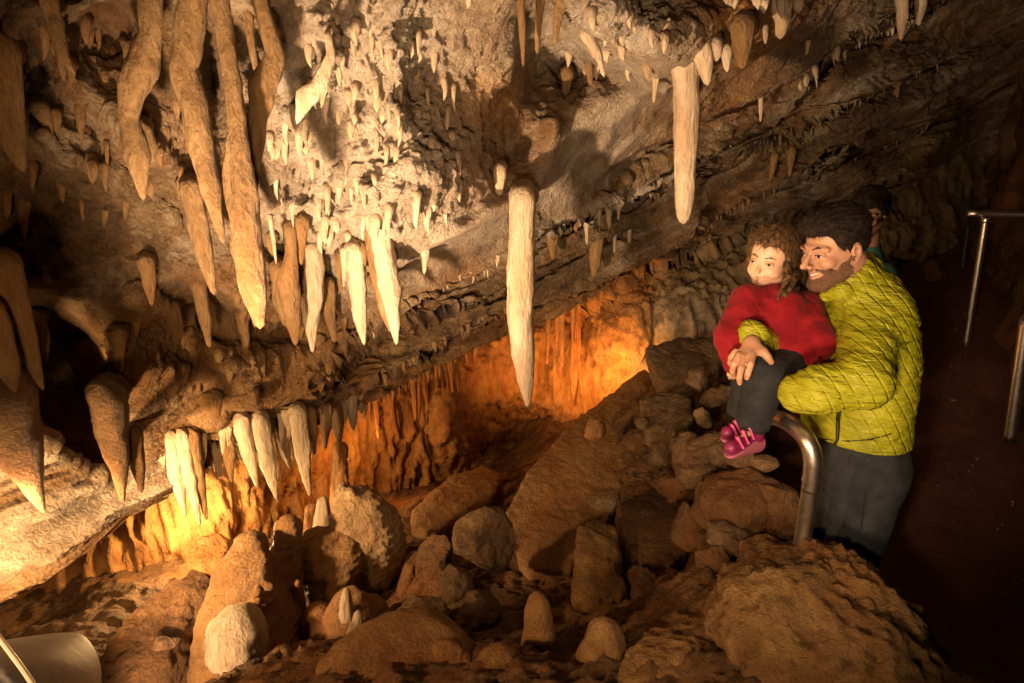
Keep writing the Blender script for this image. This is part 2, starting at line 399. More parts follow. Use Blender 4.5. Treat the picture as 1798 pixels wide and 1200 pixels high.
def ceil_depth(x, y, detail=True):
    q = np.stack([x / 500.0, y / 500.0], -1)
    d = rbf(*CEIL, q)
    # dark pocket at lower left, behind the hanging blades
    pk = blob(x, y, 100, 660, 95, 150, -28, 4) + 0.9 * blob(x, y, 170, 760, 50, 70, -20, 4) + blob(x, y, -90, 700, 120, 110, 0, 4)
    edge = sstep(.08, .8, pk)
    d = d + 0.55 * edge
    # pockets of the upper left between the draperies
    for cx, cy, rx, ry, an, am in [(190, 60, 60, 60, 0, .16), (60, 120, 60, 45, 20, .12), (375, 120, 26, 120, -6, .25), (455, 110, 26, 70, 0, .18), (15, 170, 40, 30, 0, .16),
                                   (560, 300, 40, 22, -20, .10), (525, 330, 40, 30, -20, .12), (600, 350, 40, 25, -20, .10), (480, 420, 60, 45, 0, .22), (540, 470, 60, 50, 0, .2),
                                   (330, 540, 70, 40, 10, .16), (370, 560, 60, 40, 10, .14), (480, 580, 70, 40, 0, .16), (300, 600, 80, 40, 10, .12),
                                   (800, 60, 90, 70, -10, .04), (860, 120, 50, 60, 0, .05), (960, 60, 60, 90, 0, .45), (985, 135, 75, 60, -20, .42), (1075, 120, 36, 42, -30, .22),
                                   (740, 150, 40, 50, -10, .08), (880, 250, 40, 60, 0, .1), (1340, 230, 120, 30, -30, .18), (1270, 330, 90, 30, -28, .25),
                                   (1560, 250, 90, 40, -28, .3), (1700, 330, 80, 60, -20, .6), (1760, 240, 90, 90, -20, .7)]:
        d = d + am * blob(x, y, cx, cy, rx, ry, an, 3)
    # masses that stand out
    for cx, cy, rx, ry, an, am in [(640, 180, 90, 230, -28, .07), (750, 330, 110, 70, -30, .16), (1080, 50, 130, 60, 25, .30), (1190, 120, 60, 90, 0, .22), (1280, 50, 110, 60, -15, .34),
                                   (250, 250, 70, 60, 0, .08), (120, 260, 90, 40, 30, .08), (400, 640, 70, 40, 20, .05), (240, 620, 60, 50, 20, .08), (700, 60, 40, 70, 0, .05),
                                   (1030, 330, 70, 26, -33, .05)]:
        d = d - am * blob(x, y, cx, cy, rx, ry, an, 3)
    wx = 16 * fbm(np.stack([x / 90.0, y / 90.0, x * 0 + 3], -1), 3); wy = 16 * fbm(np.stack([x / 90.0, y / 90.0, x * 0 + 9], -1), 3)
    # rounded ribs (flowing draperies attached to the roof)
    for pts, w, am in [([(735, 462), (800, 425), (900, 362), (985, 285), (1060, 215), (1150, 128)], 46, .06), ([(985, 60), (955, 150), (975, 240), (955, 310), (905, 350), (840, 400), (745, 430)], 24, .14), ([(690, 0), (700, 90), (690, 180), (705, 225)], 16, .10),
                       ([(90, -20), (95, 50), (130, 130)], 15, .10), ([(0, 90), (60, 20), (150, 0)], 14, .08), ([(130, 150), (220, 220), (330, 330)], 20, .07),
                       ([(70, 240), (180, 300), (300, 390)], 14, .05), ([(560, 30), (585, 90), (560, 160), (525, 200)], 14, .08), ([(640, 330), (700, 430), (690, 470)], 22, .10),
                       ([(250, 520), (330, 580), (400, 640), (430, 690)], 16, .07), ([(370, 720), (400, 700), (430, 690)], 12, .05), ([(1150, 140), (1080, 215), (1040, 275)], 12, .08),
                       ([(1180, 150), (1110, 235), (1060, 300)], 10, .06), ([(1180, 270), (1080, 330), (1050, 370)], 12, .07), ([(1470, 90), (1580, 40), (1700, -30)], 12, .08)]:
        dd, t = seg_dist(x + wx, y + wy, pts)
        d = d - am * np.exp(-(dd / w) ** 2)
    if detail:
        px3 = np.stack([x / 170.0, y / 170.0, np.zeros_like(x)], -1)
        wob = fbm(px3, 3) * 14; wob2 = fbm(px3 * 4.1 + 40, 3) * 2.2
        for pts, a, L, b, Lb in LEDGES:
            if a <= 0: continue
            a, b = a * 1.15, b * 1.5
            X = [p[0] for p in pts]; Y = [p[1] for p in pts]
            t = y - np.interp(x, X, Y) + wob + wob2
            fade = sstep(X[0] - 30, X[0] + 40, x) * (1 - sstep(X[-1] - 40, X[-1] + 30, x))
            d = d + fade * np.where(t > 0, a * sstep(0, 8, t) * np.exp(-np.maximum(t, 0) / L) - b, -b * np.exp(np.minimum(t, 0) / Lb)) * np.where(t > 0, 1, 1)
            d = d + fade * np.where(t > 0, b * sstep(0, 5, t), 0)
    return d

CEIL_EDGE = [(-900, 1460), (-300, 1165), (0, 1012), (120, 950), (225, 893), (262, 860), (300, 812), (360, 790), (430, 770), (560, 745), (650, 700), (740, 645), (895, 560), (1010, 510), (1150, 440), (1260, 405), (1450, 350), (1620, 330), (1680, 400), (1800, 450), (2700, 500)]

_e1 = P(1300, 390, 4.9) - P(0, 1005, 2.3)
BN = np.cross(_e1, P(640, 650, 1.0) - CAM); BN /= np.linalg.norm(BN)          # normal of the dipping beds
_e2 = P(360, 440, 2.35) - P(0, 330, 2.0)
BN2 = np.cross(_e2, P(200, 400, 1.0) - CAM); BN2 /= np.linalg.norm(BN2)       # gentler folds on the left
def bedding(V, amp, freq, warp=0.25, nrm=None):
    s = V @ (BN if nrm is None else nrm) + warp * fbm(V * 1.3, 3) * .4
    p = np.stack([s * freq, V[..., 0] * .8, V[..., 1] * .8], -1)
    return amp * fbm(p, 5, ridged=True, gain=.55)

def ceiling():
    xs = np.concatenate([np.linspace(-900, -60, 60)[:-1], np.arange(-60, 1860, 2.75), np.linspace(1860, 2600, 50)[1:]])
    vs = np.concatenate([np.linspace(0, .36, 60)[:-1], np.linspace(.36, 1, 400)])   # v: 0 far above the frame, 1 at the ledge edge
    X = np.tile(xs, (len(vs), 1))
    ye = np.interp(xs, [p[0] for p in CEIL_EDGE], [p[1] for p in CEIL_EDGE])
    # rows: above frame -> 0, then 0 -> edge
    Y = np.where(vs[:, None] < .36, -650 + 640 * vs[:, None] / .36, -10 + (ye[None] + 10) * (vs[:, None] - .36) / .64)
    d = ceil_depth(X, Y)
    gx = np.gradient(d, axis=1) / np.gradient(X, axis=1); gy = np.gradient(d, axis=0) / np.maximum(np.gradient(Y, axis=0), .2)
    damp = 1 / (1 + (np.hypot(gx, gy) / .010) ** 2); damp = np.clip(damp, .12, 1)
    V = P(X, Y, d)
    n = normals_grid(V)
    n *= np.sign((n * (CAM - V)).sum(-1))[..., None]
    # smooth low-frequency normal for displacement
    crust = np.clip(blob(X, Y, 640, 220, 190, 260, -20, 4) + blob(X, Y, 1080, 60, 160, 90, 0, 4) + .6 * blob(X, Y, 560, 420, 130, 120, 0, 4), 0, 1)
    layer = np.clip(blob(X, Y, 120, 400, 330, 170, 15, 4) + blob(X, Y, 60, 880, 320, 140, -28, 4) + .8 * blob(X, Y, 480, 690, 200, 70, -12, 4) + .9 * sstep(-40, 60, Y - np.interp(X, [500, 900, 1240, 1800], [640, 400, 230, -80])), 0, 1)
    smooth = np.clip(blob(X, Y, 830, 400, 90, 36, -30, 4) + blob(X, Y, 1040, 300, 120, 30, -40, 4) + blob(X, Y, 1290, 350, 70, 25, -25, 4), 0, 1)
    strat = sstep(-60, 40, Y - np.interp(X, [500, 700, 900, 1150, 1240, 1500, 1800], [690, 540, 440, 300, 200, 20, -80]))
    sd, _ = seg_dist(X, Y, [(735, 458), (800, 422), (900, 360), (985, 283), (1060, 213), (1150, 126)])
    smooth = np.clip(np.maximum(smooth * .8, np.exp(-(sd / 36) ** 4)), 0, 1); crust = crust * (1 - smooth); strat = strat * (1 - smooth)
    lump = fbm(V * 4.0, 4) * .055 * (1 - .8 * strat)
    pits = fbm(V * 15, 3); pits = -np.clip(pits - .05, 0, 1) ** .8 * .075
    spikes = fbm(V * np.array([26, 26, 14]), 4, ridged=True) * .011
    fine = fbm(V * 60, 3) * .0035
    scl = fbm(V * np.array([11, 11, 7]) + 9, 4, ridged=True) * .02
    D = lump + fine + (pits + spikes * 1.2) * (.35 + crust) * (1 - .88 * strat) + scl * (1 - smooth * .7) * (1 - .92 * strat)
    D = D + strat * (bedding(V + 5, .075, 6, .05) + bedding(V + 1, .032, 18, .05))
    lowr = sstep(470, 640, Y + .25 * (X - 150))
    D = D + layer * lowr * (bedding(V, .020, 15, .15) + bedding(V + 3, .009, 42, .15)) + layer * (1 - lowr) * (bedding(V, .016, 16, .3, BN2) + bedding(V + 3, .010, 44, .3, BN2)) + (1 - layer) * bedding(V, .006, 14)
    D = D + fbm(V * 34, 4, ridged=True) * .0045
    D = D * (1 - .85 * smooth)
    D = D * damp
    D = D * np.clip(np.linalg.norm(V - CAM, axis=-1) / 2.2, .7, 1.8)
    V = V + n * D[..., None]
    # roll the edge back and up so that the slab has thickness
    e = V[-1]; rows = [V]
    for k, (back, up) in enumerate([(.03, -.012), (.08, -.015), (.16, 0.0), (.35, .05), (.8, .25), (1.4, .8)]):
        nz = fbm(e * 9 + k * 3, 3)[:, None] * .03
        r = e + np.array([0.25 * back, back, up]) + nz
        rows.append(r[None])
    V = np.concatenate(rows, 0)
    o = mk('cave_ceiling', V.reshape(-1, 3), grid_faces(V.shape[0], V.shape[1]), M['ceiling'])
    pale = np.clip(.95 * crust + .8 * smooth + .35 * blob(X, Y, 700, 60, 250, 120, 0, 4) + .5 * blob(X, Y, 60, 930, 260, 50, -28, 4) + .45 * blob(X, Y, 1420, 60, 240, 40, -28, 4), 0, 1)
    iron = np.clip(.9 * blob(X, Y, 1300, 50, 90, 60, 0, 4) + .5 * blob(X, Y, 860, 180, 60, 60, 0, 4) + .6 * blob(X, Y, 1290, 160, 90, 50, -30, 4) + .6 * blob(X, Y, 1280, 355, 80, 30, -25, 4) + .35 * blob(X, Y, 380, 640, 330, 150, 0, 4)
        + .5 * np.exp(-((Y - ye[None]) / 26) ** 2) * (X < 1150), 0, 1)
    sb = V[:pale.shape[0]] @ BN; bnd = fbm(np.stack([sb * 9, V[:pale.shape[0], :, 0] * .7, V[:pale.shape[0], :, 1] * .7], -1), 4)
    pale = np.clip(pale + np.clip(strat + layer * .6, 0, 1) * np.clip(bnd * 2.6 - .15, 0, .9), 0, 1)
    for nm, a in (('pale', pale), ('iron', iron)):
        a = np.concatenate([a, np.repeat(a[-1:], V.shape[0] - a.shape[0], 0)]).astype(np.float32)
        at = o.data.attributes.new(nm, 'FLOAT', 'POINT'); at.data.foreach_set('value', a.ravel())
    tag(o, 'rough pitted limestone ceiling sloping down to a lit ledge', kind='structure')
    return o
ceiling()

# back wall --------------------------------------------------------
WALL = S([(-300, 700, 4.2), (-300, 1200, 3.6), (200, 850, 3.7), (330, 800, 3.75), (450, 800, 3.9), (560, 850, 4.6), (660, 760, 4.9), (760, 700, 5.2), (860, 640, 5.6), (860, 800, 6.0), (1000, 560, 5.6), (1000, 700, 5.7),
          (1100, 560, 5.2), (1130, 640, 5.1), (1180, 520, 5.0), (1250, 560, 4.9), (1300, 430, 5.1), (1400, 500, 5.2), (1500, 400, 5.3), (1620, 400, 5.6), (1680, 460, 6.6), (1750, 500, 9), (2000, 500, 10), (1750, 900, 9), (1500, 300, 5.9),
          (600, 1000, 5.0), (900, 1000, 6.0), (1300, 900, 5.6), (1300, 200, 6.5), (700, 400, 6.5), (0, 500, 5)])
def back_wall():
    xs = np.concatenate([np.arange(-400, 220, 10), np.arange(220, 1720, 3.3), np.arange(1720, 2300, 14)])
    ys = np.concatenate([np.arange(150, 380, 9), np.arange(380, 860, 2.7), np.arange(860, 1150, 10)])
    X, Y = np.meshgrid(xs, ys)
    d = rbf(*WALL, np.stack([X / 500, Y / 500], -1))
    wob = fbm(np.stack([X / 50, Y / 50, X * 0], -1), 3) * 10
    for pts, a, L, b, Lb in [([(1010, 560), (1140, 470), (1230, 450), (1300, 432)], .2, 40, .06, 16), ([(1200, 470), (1330, 400), (1450, 350), (1600, 300)], .18, 40, .08, 16), ([(1130, 470), (1135, 520)], 0, 1, 0, 1),
                             ([(1200, 402), (1330, 350), (1450, 300), (1600, 240)], .18, 30, .08, 16), ([(1560, 440), (1620, 455), (1680, 430)], .7, 80, .0, 20)]:
        Xp = [p[0] for p in pts]; Yp = [p[1] for p in pts]
        t = Y - np.interp(X, Xp, Yp) + wob
        f = sstep(Xp[0] - 20, Xp[0] + 30, X) * (1 - sstep(Xp[-1] - 30, Xp[-1] + 20, X))
        d = d + f * np.where(t > 0, a * sstep(0, 6, t) * np.exp(-np.maximum(t, 0) / L), -b * np.exp(np.minimum(t, 0) / Lb))
    for cx, cy, rx, ry, an, am in [(1090, 560, 50, 70, 0, -.25), (1045, 500, 50, 40, 0, -.15), (900, 760, 90, 60, 0, .5), (785, 750, 30, 60, 0, -.2), (1200, 560, 50, 60, 0, -.15)]:
        d = d + am * blob(X, Y, cx, cy, rx, ry, an, 3)
    V = P(X, Y, d)
    n = normals_grid(V); n *= np.sign((n * (CAM - V)).sum(-1))[..., None]
    fl = sstep(380, 470, Y) * (1 - sstep(1420, 1500, X))
    flute = fbm(V * np.array([9, 9, 1.1]), 4, ridged=True) * .10 + fbm(V * np.array([26, 26, 3]), 3, ridged=True) * .03
    rough = fbm(V * 3, 4) * .09 + fbm(V * 14, 4, ridged=True) * .035 + bedding(V, .03, 14) * (1 - fl)
    V = V + n * (flute * fl + rough * (1 - .6 * fl))[..., None]
    o = mk('cave_wall', V.reshape(-1, 3), grid_faces(*X.shape), M['wall'])
    a = np.clip(1 - sstep(1120, 1190, X + .25 * (Y - 500) + wob) + .7 * blob(X, Y, 1290, 350, 80, 40, 0, 4), 0, 1)
    at = o.data.attributes.new('iron', 'FLOAT', 'POINT'); at.data.foreach_set('value', a.astype(np.float32).ravel())
    at = o.data.attributes.new('pale', 'FLOAT', 'POINT'); at.data.foreach_set('value', (.35 * sstep(500, 580, Y) * (X > 1130)).astype(np.float32).ravel())
    tag(o, 'fluted orange flowstone wall at the back of the cavern', kind='structure')
back_wall()

# floor ------------------------------------------------------------
FL = [(600, 1195, 1.9), (300, 1195, 2.6), (0, 1195, 2.6), (900, 1195, 1.75), (1200, 1195, 1.62), (1400, 1195, 1.55), (200, 1050, 3.4), (440, 1130, 2.9), (620, 1010, 3.2), (900, 1000, 3.3), (700, 880, 5.0), (850, 800, 6.2), (640, 900, 4.4), (1000, 790, 4.7),
      (1150, 690, 4.3), (1250, 640, 4.5), (1080, 725, 5.2), (1200, 820, 3.5), (1200, 1000, 2.7), (1050, 1080, 2.4), (1400, 1020, 1.95), (1340, 900, 2.5), (0, 1080, 3.5), (500, 930, 4.4), (300, 960, 4.0), (1500, 1060, 1.75), (780, 1120, 2.3)]
_fp = np.array([P(*f) for f in FL])
_fp = np.concatenate([_fp, [[-3, .3, .1], [-3, 4, -.2], [0, .2, .75], [-2, 8, -.4], [2, 8, .4], [0, 7.5, 0], [.5, -1, .8], [-2, -1, .5], [1.45, 3.2, .42], [1.7, 4.6, .5], [1.2, 5.5, .2], [2.2, 6, .6], [1.15, 1.5, .75], [1.5, 2.4, .62]]])
def floor_z(x, y):
    return rbf(_fp[:, :2], _fp[:, 2], np.stack([x, y], -1))
def path_z(y):
    return np.interp(y, [-2, 2.2, 2.6, 3.6, 5, 12], [-.02, 0, .08, .42, .85, 2.2])
def path_edge(y):      # x of the left edge of the path
    return np.interp(y, [-2, 1.0, 1.6, 2.0, 2.6, 3.4, 4.4, 6, 12], [.55, .62, .92, 1.02, 1.25, 1.62, 2.05, 2.9, 6.5])
def cave_floor():
    ys = np.concatenate([np.linspace(-1.5, .9, 30)[:-1], np.linspace(.9, 3.6, 300), np.linspace(3.6, 8.5, 200)[1:]])
    t = np.linspace(0, 1, 440)
    X = np.empty((len(ys), len(t))); Y = np.repeat(ys[:, None], len(t), 1)
    e = path_edge(ys)
    X[:] = -4.5 + (e[:, None] + .0 + 4.5) * t[None] ** .8
    Z = floor_z(X, Y)
    Z = np.clip(Z, -.9, 1.3)
    p = np.stack([X, Y, Z], -1)
    Z = Z + fbm(p * 2.2, 4) * .12 + fbm(p * 6, 4, ridged=True) * .05 + fbm(p * 17, 4, ridged=True) * .018 + fbm(p * 45, 3) * .004
    # fall to the path
    f = sstep(.10, .0, e[:, None] - X)
    Z = Z * (1 - f) + (path_z(Y) - .05) * f
    V = np.stack([X, Y, Z], -1)
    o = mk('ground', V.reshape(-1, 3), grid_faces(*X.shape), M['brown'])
    tag(o, 'uneven brown cave ground falling away to the left', kind='structure')
    # path
    ys = np.linspace(-1.5, 9, 160); t = np.linspace(-.05, 2.9, 60)
    X = path_edge(ys)[:, None] + t[None]; Y = np.repeat(ys[:, None], len(t), 1)
    p = np.stack([X, Y, X * 0], -1)
    Z = path_z(Y) + fbm(p * 3, 3) * .008
    o = mk('path', np.stack([X, Y, Z], -1).reshape(-1, 3), grid_faces(*X.shape), M['path'])
    tag(o, 'dark worn path along the right side', kind='structure')
    # right wall of the passage
    ys = np.linspace(-1.5, 9, 220); zs = np.linspace(-.1, 4.2, 110)
    Y = np.repeat(ys[:, None], len(zs), 1); Zr = np.repeat(zs[None], len(ys), 0)
    X = path_edge(Y) + 1.55 + .25 * np.sin(Zr * 1.3) - .05 * Zr ** 2 * .5
    Zw = path_z(Y) + Zr
    p = np.stack([X, Y, Zw], -1)
    X = X - fbm(p * 1.7, 4) * .28 - fbm(p * 8, 4, ridged=True) * .04
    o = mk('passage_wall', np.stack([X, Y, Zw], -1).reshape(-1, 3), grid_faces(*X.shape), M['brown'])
    tag(o, 'unlit rough rock wall along the right side of the path', kind='structure')
cave_floor()

# ------------------------------------------------------------------ stalactites
def tube(path, rad, seed=0, segs=20, res=.012, flut=.10, lumpy=.17, tipround=.5, flat=1.0, crust=.22):
    """swept lumpy tapering body along a world path (n,3) with radii (n)"""
    path = np.asarray(path, float); rad = np.asarray(rad, float)
    L = np.concatenate([[0], np.cumsum(np.linalg.norm(np.diff(path, axis=0), axis=1))])
    n = max(10, int(L[-1] / res)); n = min(n, 110)
    s = np.linspace(0, L[-1], n)
    # smooth interpolation
    C = np.stack([np.interp(s, L, path[:, k]) for k in range(3)], 1); R = np.interp(s, L, rad)
    ker = max(1, n // (4 * max(2, len(path)))); 
    if ker > 1:
        w = np.hanning(2 * ker + 1); w /= w.sum()
        Cp = np.pad(C, ((ker, ker), (0, 0)), mode='reflect', reflect_type='odd'); C = np.stack([np.convolve(Cp[:, k], w, 'valid') for k in range(3)], 1)
        Rp = np.pad(R, ker, mode='reflect', reflect_type='odd'); R = np.maximum(np.convolve(Rp, w, 'valid'), rad.min() * .5)
    # rounded tip
    e = L[-1] - s; rt = max(R[-1], .002) * 1.5
    R = R * np.sqrt(np.clip(1 - (1 - np.clip(e / rt, 0, 1)) ** 2, .02, 1))
    T = np.gradient(C, axis=0); T /= np.linalg.norm(T, axis=1)[:, None] + 1e-9
    up = np.array([0, 1.0, 0.03]); A = np.cross(T, up); A /= np.linalg.norm(A, axis=1)[:, None] + 1e-9
    B = np.cross(T, A)
    th = np.linspace(0, 2 * math.pi, segs, endpoint=False)
    ring = A[:, None] * np.cos(th)[None, :, None] + B[:, None] * np.sin(th)[None, :, None] * flat
    rs = R[:, None] * np.ones_like(th)[None]
    q = np.stack([np.cos(th)[None] * 1.6 + seed * 3.1 + 0 * s[:, None], np.sin(th)[None] * 1.6 + 0 * s[:, None], (s / max(rad.max(), .01) * .55)[:, None] + 0 * th[None]], -1)
    nz = fbm(q, 3) * lumpy * 1.7 + fbm(q * np.array([3.2, 3.2, .5]), 2, ridged=True) * flut
    bead = fbm(q * np.array([1.2, 1.2, 3]) + 9, 3) * lumpy * .35
    rs = rs * (1 + nz + bead)
    W = C[:, None] + ring * rs[..., None]
    cr = fbm(W * 16, 3) * .5 + fbm(W * 45, 3, ridged=True) * .22
    rs = rs * (1 + crust * cr)
    V = (C[:, None] + ring * rs[..., None]).reshape(-1, 3)
    F_ = grid_faces(n, segs, True)
    V = np.concatenate([V, C[:1], C[-1:]]); a = np.arange(segs); b = (a + 1) % segs
    cap0 = np.stack([b, a, np.full(segs, len(V) - 2)], 1); o = (n - 1) * segs
    cap1 = np.stack([o + a, o + b, np.full(segs, len(V) - 1)], 1)
    return V, [F_, cap0, cap1]

def roof_depth(x, y):
    ye = np.interp(x, [p[0] for p in CEIL_EDGE], [p[1] for p in CEIL_EDGE])
    if y < ye: return float(ceil_depth(np.array([[float(x)]]), np.array([[float(y)]]))[0, 0])
    return float(rbf(*WALL, np.array([[x / 500.0, y / 500.0]]))[0])

def drop_path(pts, d0, inset=.06):
    """pixel path hanging from the roof: first point on the roof, the rest plumb below it"""
    p0 = P(pts[0][0], pts[0][1], d0); y0 = p0[1]
    out = []
    for (x, y) in pts:
        w = (CY - y) / F; out.append(P(x, y, y0 / (FWD[1] + w * UPV[1])))
    out = np.array(out)
    x, y = pts[0]; dn = float((out[0] - CAM) @ FWD)
    D = max(roof_depth(x, y - 8), dn + .03)
    r1 = P(x - 1, y - 8, D + .12); r2 = P(x, y - 5, dn * .45 + D * .55)
    return np.concatenate([[r1, r2], out]), out

def stal(pts, widths, mat, label, group=None, off=0.05, depth=None, kind='stalactite', **kw):
    x0, y0 = pts[0]
    d0 = float(ceil_depth(np.array([[float(x0)]]), np.array([[float(y0)]]))[0, 0]) - off if depth is None else depth
    if depth is not None and y0 > 0:
        d0 = max(d0, roof_depth(x0, y0) - kw.pop('reach', .15 if y0 > 40 else .4))
    kw.pop('reach', 0)
    path, out = drop_path(pts, d0)
    dd = [(o - CAM) @ FWD for o in out]
    r = [w / 2 / F * d for w, d in zip(widths, dd)]
    sp = kw.pop('root', 1.12); r = [r[0] * sp * 1.2, r[0] * sp] + r
    V, f = tube(path, r, seed=len(bpy.data.objects) * .37, **kw)
    c = path[2].copy()
    o = mk(kind, V - c, f, M[mat]); o.location = c
    return tag(o, label, 'stalactite', group)

# tall drapery-like columns of the upper left
stal([(-6, 90), (5, 180), (22, 250), (42, 302)], [66, 56, 38, 10], 'tan', 'smooth tan blade-shaped stalactite cut by the top left border', depth=1.62, reach=.5, lumpy=.07, crust=.12)
stal([(262, -40), (266, 60), (250, 120), (228, 160), (226, 210), (240, 270), (252, 352)], [46, 34, 52, 46, 30, 42, 7], 'tan', 'crooked tan stalactite with a bulge halfway and a broad pointed tip', depth=1.55, flat=.7)
stal([(290, -30), (291, 60), (290, 124)], [22, 18, 10], 'tan', 'short thin stalactite between the crooked one and the long bent column', depth=1.75)
stal([(277, -20), (279, 98)], [18, 9], 'tan', 'stubby straw stalactite with a broken end beside the crooked tan one', depth=1.74)
stal([(342, -40), (332, 60), (322, 120), (340, 180), (350, 250), (372, 340), (392, 428)], [52, 48, 44, 42, 42, 30, 7], 'tan', 'long bent tan column narrowing to a spike in the upper left', depth=1.55, flat=.8)
stal([(335, 330), (350, 400), (362, 460), (376, 518)], [36, 32, 24, 7], 'tan', 'ochre spike hanging just below the long bent column', depth=1.85)
stal([(378, -40), (392, 40), (404, 120), (418, 230), (428, 330), (432, 430), (446, 510), (457, 578)], [30, 30, 27, 30, 40, 50, 44, 12], 'tan', 'longest rough tan stalactite running from the top edge to a blunt tip', depth=1.52, flat=.8)
stal([(447, -30), (470, 50), (484, 100), (462, 150), (452, 220), (444, 300), (440, 400)], [26, 26, 32, 46, 30, 22, 12], 'tan', 'elbowed tan drapery merging with the longest stalactite', depth=1.62, flat=.6)
stal([(436, 20), (442, 80), (452, 130)], [16, 13, 10], 'tan', 'thin rib in the fork of the elbowed drapery', depth=1.72)
stal([(412, 230), (404, 300), (410, 360), (440, 470)], [20, 26, 26, 14], 'tan', 'flat rib hugging the left side of the longest stalactite', depth=1.66, flat=.6)
stal([(80, -20), (98, 50), (110, 95), (131, 132)], [30, 24, 18, 5], 'tan', 'slender curved stalactite in the top left corner', off=.08)
stal([(70, 190), (82, 215), (92, 242)], [28, 20, 5], 'tan', 'small tooth of rock beside the top left blade', off=.06)
stal([(250, 225), (262, 255), (266, 288)], [30, 22, 7], 'tan', 'small tooth behind the crooked tan stalactite', off=.06)
stal([(575, 60), (582, 95), (560, 150), (536, 172), (521, 218)], [12, 16, 26, 34, 4], 'calcite', 'pale curved drapery tooth ending in a needle left of the crusted roof', off=.08, flat=.5)
# hanging into the dark pocket on the left
stal([(2, 470), (22, 540), (48, 610), (76, 686)], [56, 50, 34, 4], 'tan', 'large ochre spike in front of the dark pocket at the left', depth=1.75, reach=.9, lumpy=.07, crust=.12)
stal([(-22, 545), (-6, 600), (16, 650), (27, 690)], [50, 48, 34, 4], 'tan', 'ochre spike at the left border, just left of the large one', depth=1.7, reach=.9, lumpy=.07, crust=.12)
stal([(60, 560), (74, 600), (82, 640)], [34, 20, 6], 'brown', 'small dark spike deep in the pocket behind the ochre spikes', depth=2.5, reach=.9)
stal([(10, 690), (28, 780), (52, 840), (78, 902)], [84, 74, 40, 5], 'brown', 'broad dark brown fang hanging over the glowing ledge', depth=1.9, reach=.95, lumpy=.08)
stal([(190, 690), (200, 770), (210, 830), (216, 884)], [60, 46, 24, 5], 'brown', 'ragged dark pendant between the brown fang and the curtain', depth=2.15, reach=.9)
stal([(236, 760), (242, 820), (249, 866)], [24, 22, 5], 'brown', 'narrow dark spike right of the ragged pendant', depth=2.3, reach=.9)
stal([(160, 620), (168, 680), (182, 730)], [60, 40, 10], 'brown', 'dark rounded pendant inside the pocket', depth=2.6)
# left middle
for i, (pts, ws, lab) in enumerate([
    ([(256, 460), (262, 495), (267, 538)], [26, 20, 5], 'small tan spike under the layered rock left of the ochre spike'),
    ([(300, 540), (309, 575), (315, 606)], [26, 22, 5], 'short tooth left of the double spike in the left half'),
    ([(330, 545), (338, 575), (340, 604)], [18, 14, 5], 'very short stub between the small tooth and the double spike'),
    ([(348, 500), (360, 560), (368, 611)], [26, 20, 6], 'thin double-rooted spike in the middle of the left half'),
    ([(385, 560), (402, 610), (420, 645), (429, 692)], [46, 48, 26, 8], 'curved brown drapery leading down to a thick spike'),
    ([(424, 555), (430, 590), (433, 632)], [22, 16, 5], 'small spike right of the curved brown drapery'),
    ([(205, 590), (209, 622), (211, 655)], [30, 18, 5], 'small tooth at the edge of the dark pocket'),
    ([(372, 700), (375, 725), (378, 745)], [40, 26, 8], 'wide knob on the roof above the bright curtain')]):
    stal(pts, ws, 'tan', lab, off=.08)
# cluster left of centre
for pts, ws, m, lab, dp in [
    ([(474, 380), (480, 420), (485, 464)], [9, 7, 3], 'calcite', 'pencil-thin pale straw right of the longest stalactite', 2.3),
    ([(508, 400), (512, 440), (505, 500), (515, 560), (519, 607)], [22, 18, 36, 28, 6], 'tan', 'knobbly tan stalactite pinched in the middle beside the crusted roof', 2.35),
    ([(488, 470), (496, 530), (504, 575)], [26, 30, 10], 'tan', 'flat drapery overlapping the knobbly tan stalactite', 2.45),
    ([(531, 390), (530, 430), (529, 466)], [24, 12, 5], 'tan', 'short straw above the ragged pale spike', 2.35),
    ([(548, 440), (552, 520), (546, 570), (549, 620)], [30, 34, 22, 5], 'calcite', 'ragged pale spike left of the flat tan blade', 2.45),
    ([(575, 500), (578, 550), (588, 602)], [24, 20, 6], 'tan', 'flat tan blade between two ragged pale spikes', 2.5),
    ([(624, 440), (628, 500), (633, 560), (640, 607)], [32, 30, 22, 5], 'calcite', 'smooth pale stalactite, left of the pair under the crusted roof', 2.35),
    ([(652, 400), (664, 480), (676, 540), (688, 585)], [28, 26, 22, 7], 'tan', 'darker stalactite tucked behind the pale pair', 2.45),
    ([(662, 380), (676, 450), (688, 520), (696, 606)], [34, 34, 32, 5], 'calcite', 'larger pale stalactite with a bent root, right of the pair', 2.3),
    ([(604, 440), (606, 470), (603, 505)], [14, 10, 4], 'calcite', 'tiny pale tooth left of the smooth pale stalactite', 2.45),
    ([(741, 395), (745, 440), (745, 482)], [20, 18, 5], 'calcite', 'small pale stalactite on the edge of the smooth overhang', 2.5),
    ([(541, 620), (551, 650), (560, 695)], [22, 14, 5], 'calcite', 'small bright spike just above the bright curtain', 3.1)]:
    stal(pts, ws, m, lab, depth=dp)
# the two big ones
stal([(918, 350), (917, 400), (914, 480), (913, 560), (918, 620), (923, 670), (927, 716)], [44, 44, 46, 44, 38, 28, 6], 'calcite', 'big pale free-hanging stalactite in the centre of the cavern', depth=2.55, lumpy=.05, segs=36, flut=.05)
stal([(1203, 80), (1205, 150), (1205, 220), (1203, 300), (1202, 350), (1200, 394)], [54, 44, 42, 36, 32, 18], 'calcite', 'big pinkish blunt stalactite hanging from the crusted mass at upper right', depth=2.45, lumpy=.06, segs=36, flut=.05)
